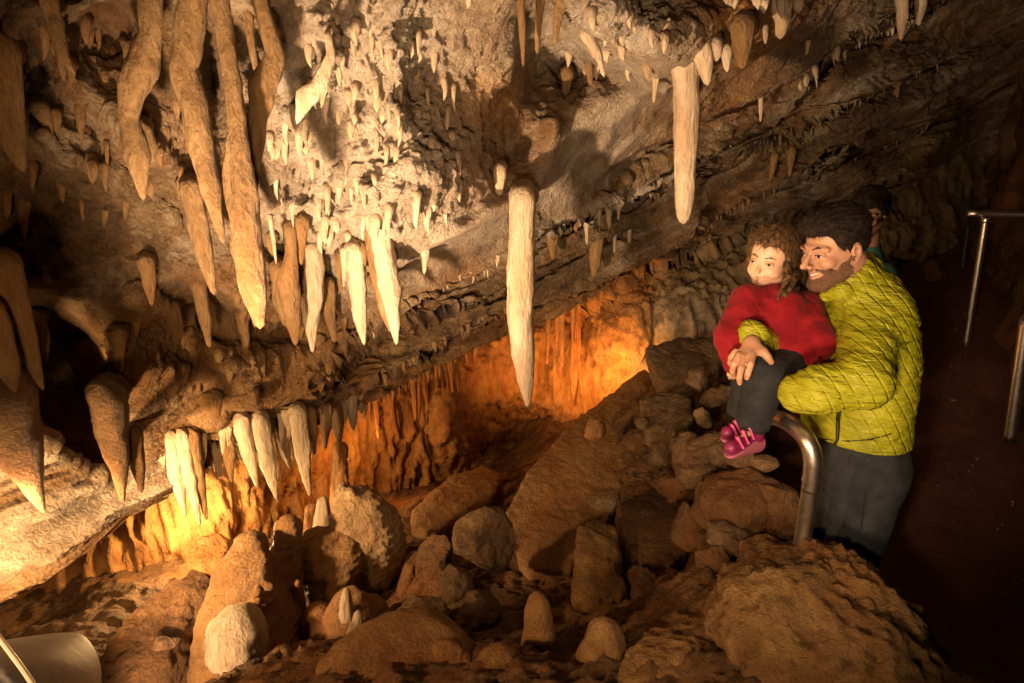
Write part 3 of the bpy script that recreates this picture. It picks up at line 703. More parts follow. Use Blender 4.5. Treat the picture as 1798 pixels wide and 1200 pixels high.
# upper centre and upper right
for pts, ws, m, lab, dp in [
    ([(826, -20), (822, 16)], [12, 6], 'calcite', 'short pale stub at the top edge left of the dark hollow', 1.9),
    ([(914, -20), (917, 50), (919, 118)], [14, 12, 4], 'tan', 'needle-thin stalactite in front of the dark hollow', 2.1),
    ([(950, -10), (944, 60), (943, 96)], [16, 10, 5], 'tan', 'second needle in the dark hollow, with a curved root', 2.2),
    ([(988, -10), (978, 40), (974, 80)], [22, 14, 6], 'tan', 'short tapering stalactite right of the two needles', 2.15),
    ([(1030, 60), (1050, 95), (1061, 136)], [22, 14, 5], 'calcite', 'curved pale spike at the lower left of the crusted mass', 1.95),
    ([(996, 130), (992, 165), (993, 200)], [22, 12, 4], 'tan', 'small hooked spike inside the dark hollow', 2.8),
    ([(1034, 115), (1037, 150)], [12, 7], 'tan', 'tiny dark stub inside the dark hollow', 2.8),
    ([(1153, 130), (1150, 155), (1148, 182)], [14, 9, 4], 'calcite', 'small pale straw just left of the big blunt stalactite', 2.5),
    ([(1226, 70), (1238, 110), (1243, 151)], [44, 28, 10], 'calcite', 'short stout stalactite just right of the big blunt one', 2.35),
    ([(1276, 90), (1277, 127)], [20, 7], 'calcite', 'tiny peg between the stout stalactite and the orange one', 2.3),
    ([(1302, 50), (1303, 95), (1303, 122)], [46, 26, 12], 'tan', 'orange-stained stub under the orange mass at upper right', 2.25),
    ([(1256, 80), (1258, 108)], [26, 14], 'calcite', 'wide low knob beside the stout short stalactite', 2.32),
    ([(1372, -20), (1372, 40), (1370, 69)], [34, 28, 14], 'calcite', 'thick pinkish stub at the top edge in the upper right', 2.6),
    ([(1344, 50), (1344, 78)], [10, 5], 'calcite', 'tiny peg left of the thick pinkish stub', 2.6),
    ([(1438, -10), (1437, 20), (1435, 49)], [20, 14, 4], 'calcite', 'pale tooth on the first ledge right of the thick pinkish stub', 3.2),
    ([(1466, -10), (1462, 24)], [20, 8], 'calcite', 'smaller pale tooth beside the one on the first ledge', 3.3),
    ([(1548, 0), (1548, 38)], [8, 3], 'calcite', 'hair-thin straw at the top edge in the upper right', 3.6),
    ([(1584, -10), (1584, 40), (1582, 72)], [20, 17, 6], 'calcite', 'speckled pale stalactite, left of the top right pair', 3.6),
    ([(1617, -10), (1616, 20), (1613, 46)], [20, 15, 5], 'calcite', 'shorter speckled stalactite, right of the top right pair', 3.7),
    ([(1336, 160), (1336, 190), (1335, 215)], [9, 7, 3], 'calcite', 'thin pale spike under the long slanting ledge at upper right', 3.5),
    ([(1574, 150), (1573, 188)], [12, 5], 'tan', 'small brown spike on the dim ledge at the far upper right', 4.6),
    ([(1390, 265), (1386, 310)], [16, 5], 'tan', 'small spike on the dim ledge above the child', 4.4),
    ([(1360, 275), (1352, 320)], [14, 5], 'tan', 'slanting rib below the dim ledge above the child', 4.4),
    ([(970, 380), (970, 425), (971, 458)], [30, 18, 4], 'tan', 'brown drapery tooth right of the central stalactite', 3.4),
    ([(1027, 350), (1030, 395), (1031, 430)], [12, 10, 4], 'calcite', 'pale straw on the ledge right of the central stalactite', 3.5),
    ([(1010, 380), (1012, 408)], [14, 5], 'tan', 'tiny tooth between the brown tooth and the pale straw', 3.5),
    ([(1052, 350), (1052, 398)], [12, 4], 'calcite', 'short pale straw, left of the three above the orange wall', 3.5),
    ([(1068, 345), (1070, 402)], [16, 5], 'calcite', 'longer pale straw, middle of the three above the orange wall', 3.5),
    ([(1088, 340), (1086, 388)], [12, 4], 'calcite', 'short pale straw, right of the three above the orange wall', 3.5),
    ([(1047, 420), (1046, 455), (1042, 488)], [26, 22, 5], 'tan', 'reddish brown fang over the orange wall', 3.6),
    ([(1080, 405), (1079, 446)], [8, 4], 'calcite', 'thin drip right of the reddish brown fang', 3.6),
    ([(1106, 395), (1105, 427)], [10, 5], 'calcite', 'small drip at the right end of the pale lip', 3.6),
    ([(878, 300), (876, 345)], [22, 12], 'calcite', 'white blob of calcite on the smooth overhang beside the central stalactite', 2.62),
    ([(1420, 70), (1416, 98)], [9, 3], 'calcite', 'small pale drip under the slanting ledge at upper right', 3.3),
    ([(500, 640), (498, 668)], [14, 4], 'tan', 'small drip above the left end of the bright curtain', 3.0)]:
    stal(pts, ws, m, lab, depth=dp)
# the bright curtain
for pts, ws, m, lab, dp in [
    ([(303, 770), (309, 830), (326, 908)], [22, 24, 5], 'calcite', 'glowing white stalactite at the left end of the bright curtain', 2.75),
    ([(318, 765), (334, 840), (351, 924)], [22, 20, 5], 'calcite', 'yellow stalactite in the middle of the three at the curtain left end', 2.7),
    ([(335, 765), (348, 840), (363, 914)], [26, 20, 5], 'tan', 'tan stalactite right of the three at the curtain left end', 2.8),
    ([(378, 760), (382, 800), (387, 840)], [20, 16, 4], 'calcite', 'short yellow stalactite against the bright rock of the curtain', 3.0),
    ([(396, 750), (402, 800), (407, 847)], [26, 20, 4], 'tan', 'banded tan stalactite left of the gap in the curtain', 2.95),
    ([(424, 740), (437, 800), (452, 856)], [26, 22, 4], 'calcite', 'pale curved stalactite, left of the two long white ones', 2.9),
    ([(455, 738), (470, 810), (486, 878)], [28, 28, 4], 'calcite', 'long white stalactite, brightest of the curtain', 2.9),
    ([(474, 740), (484, 820), (488, 884)], [16, 12, 3], 'tan', 'orange straw behind the long white stalactite', 3.0),
    ([(490, 735), (500, 790), (511, 824)], [20, 18, 4], 'calcite', 'shorter white stalactite right of the brightest one', 2.95),
    ([(522, 725), (533, 800), (544, 872)], [30, 26, 4], 'calcite', 'long pale stalactite at the right end of the curtain', 2.9),
    ([(508, 735), (510, 780), (515, 808)], [14, 12, 4], 'tan', 'thin tan straw in the right half of the curtain', 3.0),
    ([(444, 742), (450, 790), (452, 815)], [12, 10, 4], 'tan', 'thin tan straw between the two long white stalactites', 3.05),
    ([(360, 765), (366, 800), (370, 822)], [14, 12, 4], 'tan', 'thin tan straw in the left half of the curtain', 3.0),
    ([(410, 748), (420, 785), (424, 812)], [14, 11, 4], 'calcite', 'small pale straw beside the banded tan stalactite', 3.0),
    ([(545, 722), (550, 760), (552, 800)], [18, 14, 4], 'tan', 'brown stalactite just past the right end of the curtain', 3.05),
    ([(572, 715), (573, 750), (571, 790)], [20, 16, 4], 'tan', 'brown straw left of the orange column', 3.1),
    ([(590, 712), (594, 745), (596, 782)], [22, 18, 6], 'tan', 'stubby orange stalactite right above the orange column', 3.2),
    ([(616, 700), (619, 730), (620, 757)], [22, 15, 4], 'calcite', 'small pale spike right of the orange column', 3.15),
    ([(632, 690), (634, 712), (635, 728)], [14, 10, 4], 'calcite', 'small pale drip next to the spike right of the orange column', 3.2),
    ([(606, 708), (607, 725), (606, 742)], [12, 9, 4], 'calcite', 'tiny drip between the orange column and the pale spike', 3.2)]:
    stal(pts, ws, m, lab, depth=dp, flut=.14)
# little drips along the ledges
R_ = np.random.default_rng(5)
def drips(line, n, group, label, mat, d_off, wr=(6, 10), lr=(12, 36), where=('',)):
    X = [p[0] for p in line]; Y = [p[1] for p in line]
    for k in range(n):
        x = R_.uniform(X[0], X[-1]); y = float(np.interp(x, X, Y)); l = R_.uniform(*lr) * R_.uniform(.5, 1); w = R_.uniform(*wr)
        stal([(x, y - 6), (x + R_.uniform(0, 3), y + l * .6), (x + R_.uniform(0, 4), y + l)], [w * 1.5, w, 3], mat, label + where[min(len(where) - 1, int((x - X[0]) / (X[-1] - X[0]) * len(where)))], group, off=d_off, segs=10, res=.02)
drips([(560, 722), (650, 690), (740, 640), (895, 560), (1000, 505)], 30, 'small drips along the orange lip of the roof', 'tiny pale drip on the orange lip', 'tan', .06, where=(' by the orange column', ' by the far grotto', ' by the smaller slab', ' at the right end'))
drips([(280, 800), (330, 775), (430, 745), (560, 722)], 26, 'small straws filling the bright curtain', 'short straw filling the gaps of the bright curtain', 'calcite', .10, (6, 12), (20, 80), (', by its left end', ', behind the banded tan one', ', by the two long white ones', ', by its right end'))
drips([(10, 985), (120, 925), (240, 870)], 8, 'small drips under the glowing ledge', 'tiny drip under the glowing ledge at the lower left', 'tan', .04, (7, 11), (10, 24))
drips([(960, 410), (1040, 395), (1130, 375)], 12, 'small drips on the pale ledge above the orange wall', 'tiny pale drip on the ledge above the orange wall', 'calcite', .06, (5, 8), (10, 26))
drips([(1240, 262), (1350, 205), (1480, 85)], 10, 'small drips on the long slanting ledge', 'tiny pale drip on the long slanting ledge at upper right', 'calcite', .06, (5, 8), (8, 22))
drips([(640, 690), (760, 610), (890, 540)], 16, 'small drips along the dark strata', 'tiny drip on the dark layered strata left of the central stalactite', 'tan', .12, (4, 7), (8, 20))
drips([(1250, -5), (1390, 10), (1500, 0)], 10, 'small teeth at the top edge', 'small pale tooth at the top edge of the upper right', 'calcite', .2, (9, 15), (14, 30))
drips([(470, 420), (560, 470), (640, 440)], 14, 'small teeth between the central cluster', 'small tooth filling the cluster left of the crusted roof', 'tan', .12, (8, 16), (18, 60))

def teeth(cx, cy, rx, ry, n, group, label, mat, wr, lr, seed):
    r = np.random.default_rng(seed); VV = []; QQ = []; TT = []; off = 0
    for k in range(n):
        a = r.uniform(0, 6.28); q = math.sqrt(r.random()); x = cx + rx * q * math.cos(a); y = cy + ry * q * math.sin(a); l = r.uniform(*lr); w = r.uniform(*wr)
        path, out = drop_path([(x, y), (x + r.uniform(-3, 3), y + l * .55), (x + r.uniform(-4, 4), y + l)], roof_depth(x, y) - r.uniform(.01, .05))
        rr = [v / 2 / F * float((path[2] - CAM) @ FWD) for v in (w * 1.6, w * 1.3, w, w * .7, 3)]
        V, f = tube(path, rr, seed=k * .7 + seed, segs=10, res=.015, lumpy=.22)
        VV.append(V); QQ.append(f[0] + off); TT.append(np.concatenate(f[1:]) + off); off += len(V)
    tag(mk('nodules', np.concatenate(VV), [np.concatenate(QQ), np.concatenate(TT)], M[mat]), label, None, None, 'stuff')
def fringe(line, n, label, mat, wr, lr, seed, dy=0):
    X = [p[0] for p in line]; Y = [p[1] for p in line]
    r = np.random.default_rng(seed); VV = []; QQ = []; TT = []; off = 0
    for k in range(n):
        x = r.uniform(X[0], X[-1]); y = float(np.interp(x, X, Y)) + r.uniform(-6, 6) + dy; l = r.uniform(*lr) * r.uniform(.4, 1); w = r.uniform(*wr)
        path, out = drop_path([(x, y), (x + r.uniform(-1, 2), y + l * .55), (x + r.uniform(-2, 3), y + l)], roof_depth(x, y - 6) - r.uniform(.01, .05))
        rr = [v / 2 / F * float((path[2] - CAM) @ FWD) for v in (w * 1.5, w * 1.3, w, w * .7, 2)]
        V, f = tube(path, rr, seed=k * .7 + seed, segs=7, res=.03, lumpy=.2)
        VV.append(V); QQ.append(f[0] + off); TT.append(np.concatenate(f[1:]) + off); off += len(V)
    tag(mk('drip_fringe', np.concatenate(VV), [np.concatenate(QQ), np.concatenate(TT)], M[mat]), label, None, None, 'stuff')
fringe([(560, 730), (650, 696), (740, 644), (895, 562), (1010, 508)], 110, 'fringe of hair-thin drips along the orange lip', 'flow', (3, 7), (8, 40), 31)
fringe([(280, 806), (330, 786), (430, 760), (560, 738), (640, 700)], 60, 'fringe of thin drips between the stalactites of the bright curtain', 'calcite', (4, 10), (14, 70), 32)
fringe([(0, 1000), (120, 938), (225, 884)], 26, 'fringe of tiny drips under the glowing ledge', 'tan', (4, 8), (6, 20), 33)
fringe([(600, 640), (700, 550), (800, 492), (890, 448), (1000, 388), (1130, 332), (1240, 265), (1350, 207), (1480, 88), (1640, 12)], 120, 'fringe of tiny pale drips along the long slanting ledge', 'calcite', (3, 7), (6, 26), 34)
fringe([(1190, 420), (1300, 357), (1420, 302), (1500, 272), (1640, 217)], 46, 'fringe of tiny drips along the dim lower ledge at upper right', 'tan', (3, 7), (6, 22), 35)
fringe([(1240, 300), (1400, 227), (1560, 142), (1700, 82)], 46, 'fringe of tiny drips along the dim upper ledge at upper right', 'tan', (3, 7), (6, 24), 36)
fringe([(440, 500), (520, 480), (600, 500), (700, 470)], 40, 'fringe of small drips behind the cluster left of the crusted roof', 'tan', (5, 11), (14, 60), 37)
teeth(640, 230, 190, 210, 120, 'nodules on the crusted pale roof', 'small pale nodules crowding the crusted roof in the upper centre', 'calcite', (7, 17), (14, 46), 21)
teeth(1080, 70, 120, 60, 22, 'nodules on the crusted mass at upper right', 'small pale nodules on the crusted mass beside the big blunt stalactite', 'calcite', (9, 18), (14, 34), 22)
teeth(150, 210, 210, 180, 64, 'nodules on the brown roof at upper left', 'small brown nodules on the roof between the upper left draperies', 'tan', (8, 20), (18, 62), 23)
teeth(400, 600, 240, 90, 60, 'nodules above the bright curtain', 'small tan nodules on the layered roof above the bright curtain', 'tan', (8, 18), (14, 36), 24)
# stalactites and ribs standing against the orange wall
def hang(pts, ws, mat, label, d, group=None, **kw):
    return stal(pts, ws, mat, label, group, depth=d, **kw)
for pts, ws, lab, dp in [
    ([(768, 610), (766, 650), (768, 690)], [8, 7, 3], 'thin straw left of the long orange straw', 4.6),
    ([(789, 595), (791, 640), (795, 690)], [13, 11, 4], 'long orange straw hanging left of the central stalactite', 4.5),
    ([(811, 600), (812, 640)], [7, 3], 'short straw right of the long orange straw', 4.6),
    ([(963, 520), (962, 590), (960, 640)], [9, 8, 3], 'thin orange rib beside the central stalactite', 4.8),
    ([(984, 520), (986, 590), (987, 645)], [13, 11, 4], 'long orange rib at the left of the lit wall', 4.8),
    ([(1010, 600), (1008, 660), (1006, 716)], [18, 16, 5], 'thick orange spike reaching down to the tilted slab', 4.6),
    ([(1022, 530), (1020, 600), (1021, 672)], [10, 9, 3], 'long thin straw in the middle of the lit wall', 4.7),
    ([(1079, 520), (1080, 570)], [10, 5], 'small rib in the brightest part of the wall', 4.7),
    ([(1110, 520), (1112, 570), (1114, 610)], [12, 10, 4], 'golden rib near the right edge of the lit wall', 4.7),
    ([(660, 690), (662, 730), (664, 770)], [12, 10, 4], 'thin orange straw in the far grotto', 4.3),
    ([(684, 690), (690, 735), (700, 775)], [10, 9, 4], 'orange straw second from the left in the far grotto', 4.35),
    ([(725, 650), (728, 700), (730, 740)], [12, 10, 4], 'orange straw in the middle of the far grotto', 4.4),
    ([(745, 640), (748, 690), (752, 720)], [9, 8, 3], 'thin dim straw right of the middle one in the far grotto', 4.5)]:
    hang(pts, ws, 'flow', lab, dp, segs=12)
def straws(x0, x1, ya, yb, n, d, group, label, wr, lr, seed):
    r = np.random.default_rng(seed)
    for k in range(n):
        t = r.random(); x = x0 + (x1 - x0) * t; y = ya + (yb - ya) * t + r.uniform(-8, 8); l = r.uniform(*lr); w = r.uniform(*wr)
        hang([(x, y), (x + r.uniform(-2, 2), y + l * .6), (x + r.uniform(-3, 3), y + l)], [w, w * .8, 2.5], 'flow', label, d + r.uniform(-.15, .15), group, segs=8, res=.03)
straws(640, 900, 690, 560, 18, 4.7, 'straws in the far grotto', 'thin straw in a row at the back of the dim grotto', (3, 9), (20, 110), 3)
straws(945, 1130, 520, 470, 14, 4.9, 'ribs on the lit orange wall', 'slim rib on the lit orange wall', (4, 11), (40, 150), 4)

# ------------------------------------------------------------------ rocks and stalagmites
_ico = {}
def ico(n):
    if n not in _ico:
        bm = bmesh.new(); bmesh.ops.create_icosphere(bm, subdivisions=n, radius=1.0)
        bm.verts.ensure_lookup_table()
        _ico[n] = (np.array([v.co[:] for v in bm.verts]), np.array([[v.index for v in f.verts] for f in bm.faces]))
        bm.free()
    return _ico[n]

def rot(ax, ay, az):
    from mathutils import Euler
    return np.array(Euler((math.radians(ax), math.radians(ay), math.radians(az))).to_matrix())

def rock(c, r, mat, label, seed, cuts=9, rough=.10, fine=.03, rotd=(0, 0, 0), sub=4, group=None, name='boulder', cat='rock', cutr=(.55, .9), crust=1.0):
    g = np.random.default_rng(seed)
    V, f = ico(sub); V = V.copy()
    for k in range(cuts):
        n = g.normal(size=3); n /= np.linalg.norm(n); d = g.uniform(*cutr)
        s = V @ n - d; m = s > 0; V[m] -= s[m, None] * n * .94
    q = V + seed * 1.7
    nrm = V / np.linalg.norm(V, axis=1)[:, None]
    V = V + nrm * (fbm(q * 1.3, 3) * rough + fbm(q * 5, 3, ridged=True) * fine + fbm(q * 14, 2) * fine * .5)[:, None]
    V = (V * np.array(r)) @ rot(*rotd).T
    Wd = V + np.asarray(c)
    V = V + nrm * (fbm(Wd * 7, 3) * .016 + fbm(Wd * 16, 4, ridged=True) * .010 * crust + fbm(Wd * 50, 3) * .003 * crust)[:, None]
    lo = V[:, 2].min(); base = np.array([0, 0, lo])
    o = mk(name, V - base, f, M[mat]); o.location = np.array(c) + base
    return tag(o, label, cat, group, 'thing')

def pr(px, py, d, w, h, dep=None, **kw):
    if w < 64: kw['sub'] = min(kw.get('sub', 4), 4)
    """boulder centred at pixel, w/h in px"""
    rx = w / 2 / F * d; rz = h / 2 / F * d; ry = dep if dep else (rx + rz) / 2
    return rock(P(px, py, d), (rx, ry, rz), **kw)

def stalagmite(px, py_top, py_base, d, widths, mat, label, seed=0, lumpy=.10, flut=.06, name='stalagmite', cat='stalagmite', lean=0, segs=32, flat=1.0, depthmul=1.0, group=None, crust=.28):
    """upright rounded body; widths in px from the top down"""
    base = P(px, py_base, d); y0 = base[1]
    w = (CY - py_top) / F; top = P(px + lean, py_top, y0 / (FWD[1] + w * UPV[1]))
    n = len(widths)
    path = np.array([base + (top - base) * (1 - k / (n - 1)) for k in range(n)])[::-1]    # base -> top
    r = [x / 2 / F * d for x in widths[::-1]]
    path = np.concatenate([[path[0] - np.array([0, 0, .30])], path]); r = [r[0] * 1.1] + r
    V, f = tube(path, r, seed=seed, segs=segs, res=.012, lumpy=lumpy, flut=flut, flat=flat, crust=crust)
    c = path[0].copy()
    o = mk(name, V - c, f, M[mat]); o.location = c
    return tag(o, label, cat, group, 'thing')

def hull_rock(pts, drop, mat, label, rnd=.02, amp=.010, h=.011, name='boulder', shift=(0, 0, 0), seed=0.0):
    top = np.array([P(*q) for q in pts]); bot = top * .96 + top.mean(0) * .04 + np.array(shift) - np.array([0, 0, drop])
    A = np.concatenate([top, bot]); bm = bmesh.new()
    for v in A: bm.verts.new(v)
    bmesh.ops.convex_hull(bm, input=bm.verts[:]); bm.normal_update()
    cen = A.mean(0); pl = []
    for f_ in bm.faces:
        n = np.array(f_.normal); c = np.array(f_.calc_center_median())
        if (c - cen) @ n < 0: n = -n
        if not any(abs(n @ m - 1) < .01 and abs(c @ n - e) < .01 for m, e in pl): pl.append((n, c @ n))
    bm.free()
    def f(p):
        d = None
        for n, e in pl:
            t = p @ n.astype(np.float32) - e; d = t if d is None else smax(d, t, rnd)
        return d + amp * (1.6 * fbm(p * 5 + seed, 3) + .8 * fbm(p * 16 + seed, 3, ridged=True) + .3 * fbm(p * 42, 2))
    V, F_ = mesh_sdf(f, A.min(0) - .04, A.max(0) + .04, h)
    return tag(thing_mesh(name, V, F_, M[mat], label, 'rock'), kind='thing')

def sdf_mound(chains, mat, label, k=.035, amp=.010, h=.008, name='stalagmite', cat='stalagmite'):
    CH = [([P(x, y, d) for x, y, d, r in c], [r / F * d for x, y, d, r in c]) for c in chains]
    A = np.concatenate([np.array(c[0]) for c in CH]); R_m = max(max(c[1]) for c in CH) + .03
    def f(p):
        d = None
        for pts, rs in CH:
            e = chain(p, pts, rs, .03) if len(pts) > 1 else np.linalg.norm(p - pts[0].astype(np.float32), axis=1) - rs[0]
            d = e if d is None else smin(d, e, k)
        return d + amp * (1.5 * fbm(p * 6, 3) + .7 * fbm(p * 18, 3, ridged=True) + .3 * fbm(p * 48, 2)) + .0025 * np.sin(p[:, 2] * 190 + 5 * fbm(p * 6, 2))
    V, F_ = mesh_sdf(f, A.min(0) - R_m, A.max(0) + R_m, h)
    return tag(thing_mesh(name, V, F_, M[mat], label, cat), kind='thing')
# --- left: big smooth boulder and stalagmite massif
hull_rock([(95, 1200, 2.05), (175, 1080, 2.35), (250, 1012, 2.5), (335, 962, 2.70), (385, 940, 2.8), (400, 985, 2.68), (368, 1045, 2.55), (325, 1120, 2.42), (310, 1190, 2.15), (230, 1240, 1.95)], .6, 'brown', 'huge rough brown boulder filling the lower left', rnd=.10, amp=.022, h=.011)
rock(P(378, 985, 2.74), (.08, .10, .12), 'flow', 'orange crusted knob on the shoulder of the huge brown boulder', 14, cuts=3, rough=.15, fine=.05, rotd=(0, -30, 0), sub=5)
rock(P(290, 1122, 2.12), (.045, .045, .025), 'brown', 'small reddish pebble lying on the huge brown boulder', 15, cuts=5)
sdf_mound([[(438, 965, 2.56, 34), (430, 1015, 2.52, 52), (428, 1085, 2.48, 74), (425, 1170, 2.40, 90)], [(508, 930, 2.73, 27), (504, 962, 2.70, 24), (492, 1010, 2.66, 40), (470, 1090, 2.56, 70)],
    [(392, 1100, 2.40, 46), (388, 1150, 2.36, 44)], [(452, 1034, 2.36, 9), (453, 1060, 2.38, 14)], [(460, 985, 2.50, 14), (456, 1015, 2.48, 18)], [(474, 1040, 2.44, 12), (476, 1070, 2.44, 20)]],
    'smooth', 'broad golden stalagmite mound with a round-headed knob and a lower twin peak')
stalagmite(418, 1066, 1185, 2.35, [62, 84, 96, 104, 100], 'calcite', 'bright white and orange stump glowing in the lower left', 3.0, lumpy=.14, flut=.12)
stalagmite(440, 1050, 1100, 2.45, [24, 40, 46], 'smooth', 'rounded knob behind the glowing stump', 3.5)
stalagmite(452, 1028, 1080, 2.5, [14, 20, 24], 'smooth', 'small finger on the slope of the broad mound', 3.6)
sdf_mound([[(530, 962, 2.85, 22), (560, 958, 2.85, 30), (606, 962, 2.88, 32)], [(560, 980, 2.82, 44), (575, 1020, 2.78, 42), (560, 1050, 2.72, 22)], [(606, 990, 2.82, 36), (590, 1045, 2.72, 20), (575, 1085, 2.66, 16)], [(548, 1000, 2.76, 14), (556, 1040, 2.7, 10)]],
    'smooth', 'lumpy pale mound with dripping folds between the golden mound and the tall stump')
stalagmite(522, 1018, 1088, 2.6, [12, 22, 28, 34], 'smooth', 'small upright finger of flowstone in the lower left', 5.0)
stalagmite(560, 1060, 1110, 2.55, [34, 50, 60], 'smooth', 'fluted little cluster at the foot of the pale mound', 5.5, flut=.3)
sdf_mound([[(600, 852, 2.98, 7), (604, 880, 2.96, 20), (610, 930, 2.95, 38), (622, 975, 2.93, 48)], [(632, 868, 3.0, 16), (640, 905, 3.0, 44), (645, 950, 3.0, 60), (640, 985, 2.97, 58)], [(668, 915, 3.05, 34), (672, 965, 3.03, 46)], [(615, 866, 2.93, 8), (618, 884, 2.93, 12)]],
    'pale', 'tall broken-topped stump lit from the left and dark on its right side', amp=.014)
stalagmite(567, 872, 940, 3.3, [14, 24, 32, 34], 'calcite', 'pale egg-shaped stalagmite left of the tall stump', 7.0)
stalagmite(545, 885, 960, 3.5, [18, 20, 22], 'flow', 'bright orange column behind the pale egg-shaped stalagmite', 7.5)
stalagmite(597, 775, 900, 3.6, [26, 26, 30, 32], 'flow', 'glowing orange column standing under the roof edge', 8.0, name='column', cat='column')
sdf_mound([[(612, 1062, 2.55, 30), (612, 1095, 2.52, 48), (620, 1140, 2.48, 62)], [(650, 1080, 2.6, 34), (660, 1130, 2.55, 40)]], 'smooth', 'round brown mound in front of the tall stump')
stalagmite(608, 1032, 1085, 2.45, [10, 16, 22, 26], 'calcite', 'little pale finger on the round brown mound', 9.5)
stalagmite(628, 1072, 1112, 2.4, [10, 20, 34], 'calcite', 'small pale drip cone low on the round brown mound', 9.7)
# --- centre: rubble
hull_rock([(880, 905, 3.3), (905, 850, 3.5), (1000, 742, 4.2), (1130, 642, 4.9), (1152, 662, 4.8), (1125, 790, 3.9), (1090, 880, 3.4), (1000, 1000, 2.95), (930, 1005, 2.97), (890, 955, 3.1)], .30, 'smooth', 'large smooth slab tilted up towards the lit orange wall', rnd=.03, amp=.010, name='slab')
hull_rock([(722, 890, 3.9), (790, 832, 4.3), (850, 814, 4.5), (884, 828, 4.4), (862, 880, 3.95), (770, 935, 3.6), (720, 925, 3.65)], .25, 'smooth', 'smaller smooth slab left of the large tilted one', name='slab')
pr(848, 950, 2.75, 100, 125, mat='rubble', label='rough broken block with a crusted top in the centre of the floor', seed=23, sub=5, fine=.06, rough=.14, rotd=(0, 10, 20))
pr(800, 1030, 2.5, 56, 80, mat='rubble', label='ragged pale shard leaning below the broken block', seed=24, sub=5, fine=.10, rough=.2, rotd=(0, 22, 0))
pr(755, 1085, 2.45, 110, 70, mat='rubble', label='crumbly pale heap left of the ragged shard', seed=25, sub=5, fine=.12, rough=.2)
pr(835, 1085, 2.45, 110, 80, mat='rubble', label='crumbly dark heap under the ragged shard', seed=26, sub=5, fine=.12, rough=.2)
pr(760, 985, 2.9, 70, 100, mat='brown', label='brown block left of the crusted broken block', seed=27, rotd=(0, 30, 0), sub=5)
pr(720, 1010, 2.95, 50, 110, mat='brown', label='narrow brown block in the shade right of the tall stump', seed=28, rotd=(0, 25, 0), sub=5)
pr(785, 1150, 1.95, 60, 46, mat='smooth', label='low rounded lump on the near flowstone apron', seed=29, cuts=2)
hull_rock([(1012, 925, 2.6), (1040, 905, 2.75), (1082, 915, 2.75), (1096, 960, 2.6), (1100, 1060, 2.4), (1050, 1085, 2.3), (1000, 1070, 2.35), (1002, 1000, 2.45)], .25, 'grainy', 'stout flat-topped pillar of rock right of the large slab', shift=(.03, .18, 0), amp=.014)
hull_rock([(1080, 880, 3.0), (1150, 850, 3.3), (1215, 880, 3.1), (1222, 950, 2.7), (1170, 1000, 2.55), (1110, 990, 2.6)], .3, 'brown', 'broad dark slab behind the stout pillar')
pr(1060, 880, 2.85, 60, 26, mat='rubble', label='jagged crest of rubble above the stout pillar', seed=32, sub=5, fine=.1)
stalagmite(949, 1040, 1180, 2.0, [22, 42, 50, 58, 72, 90], 'smooth', 'finger-shaped stalagmite standing alone at the bottom centre', 11.0, lumpy=.05, lean=-6)
stalagmite(880, 1135, 1215, 1.85, [40, 90, 150], 'grainy', 'low dome at the bottom edge left of the finger', 12.0)
stalagmite(1062, 1086, 1215, 1.85, [36, 70, 100, 150], 'grainy', 'rounded knob at the bottom right of the finger', 13.0)
stalagmite(1280, 1026, 1160, 2.0, [44, 72, 84, 100], 'smooth', 'smooth blunt cone beside the big grainy boulder', 14.0, lumpy=.06, lean=10)
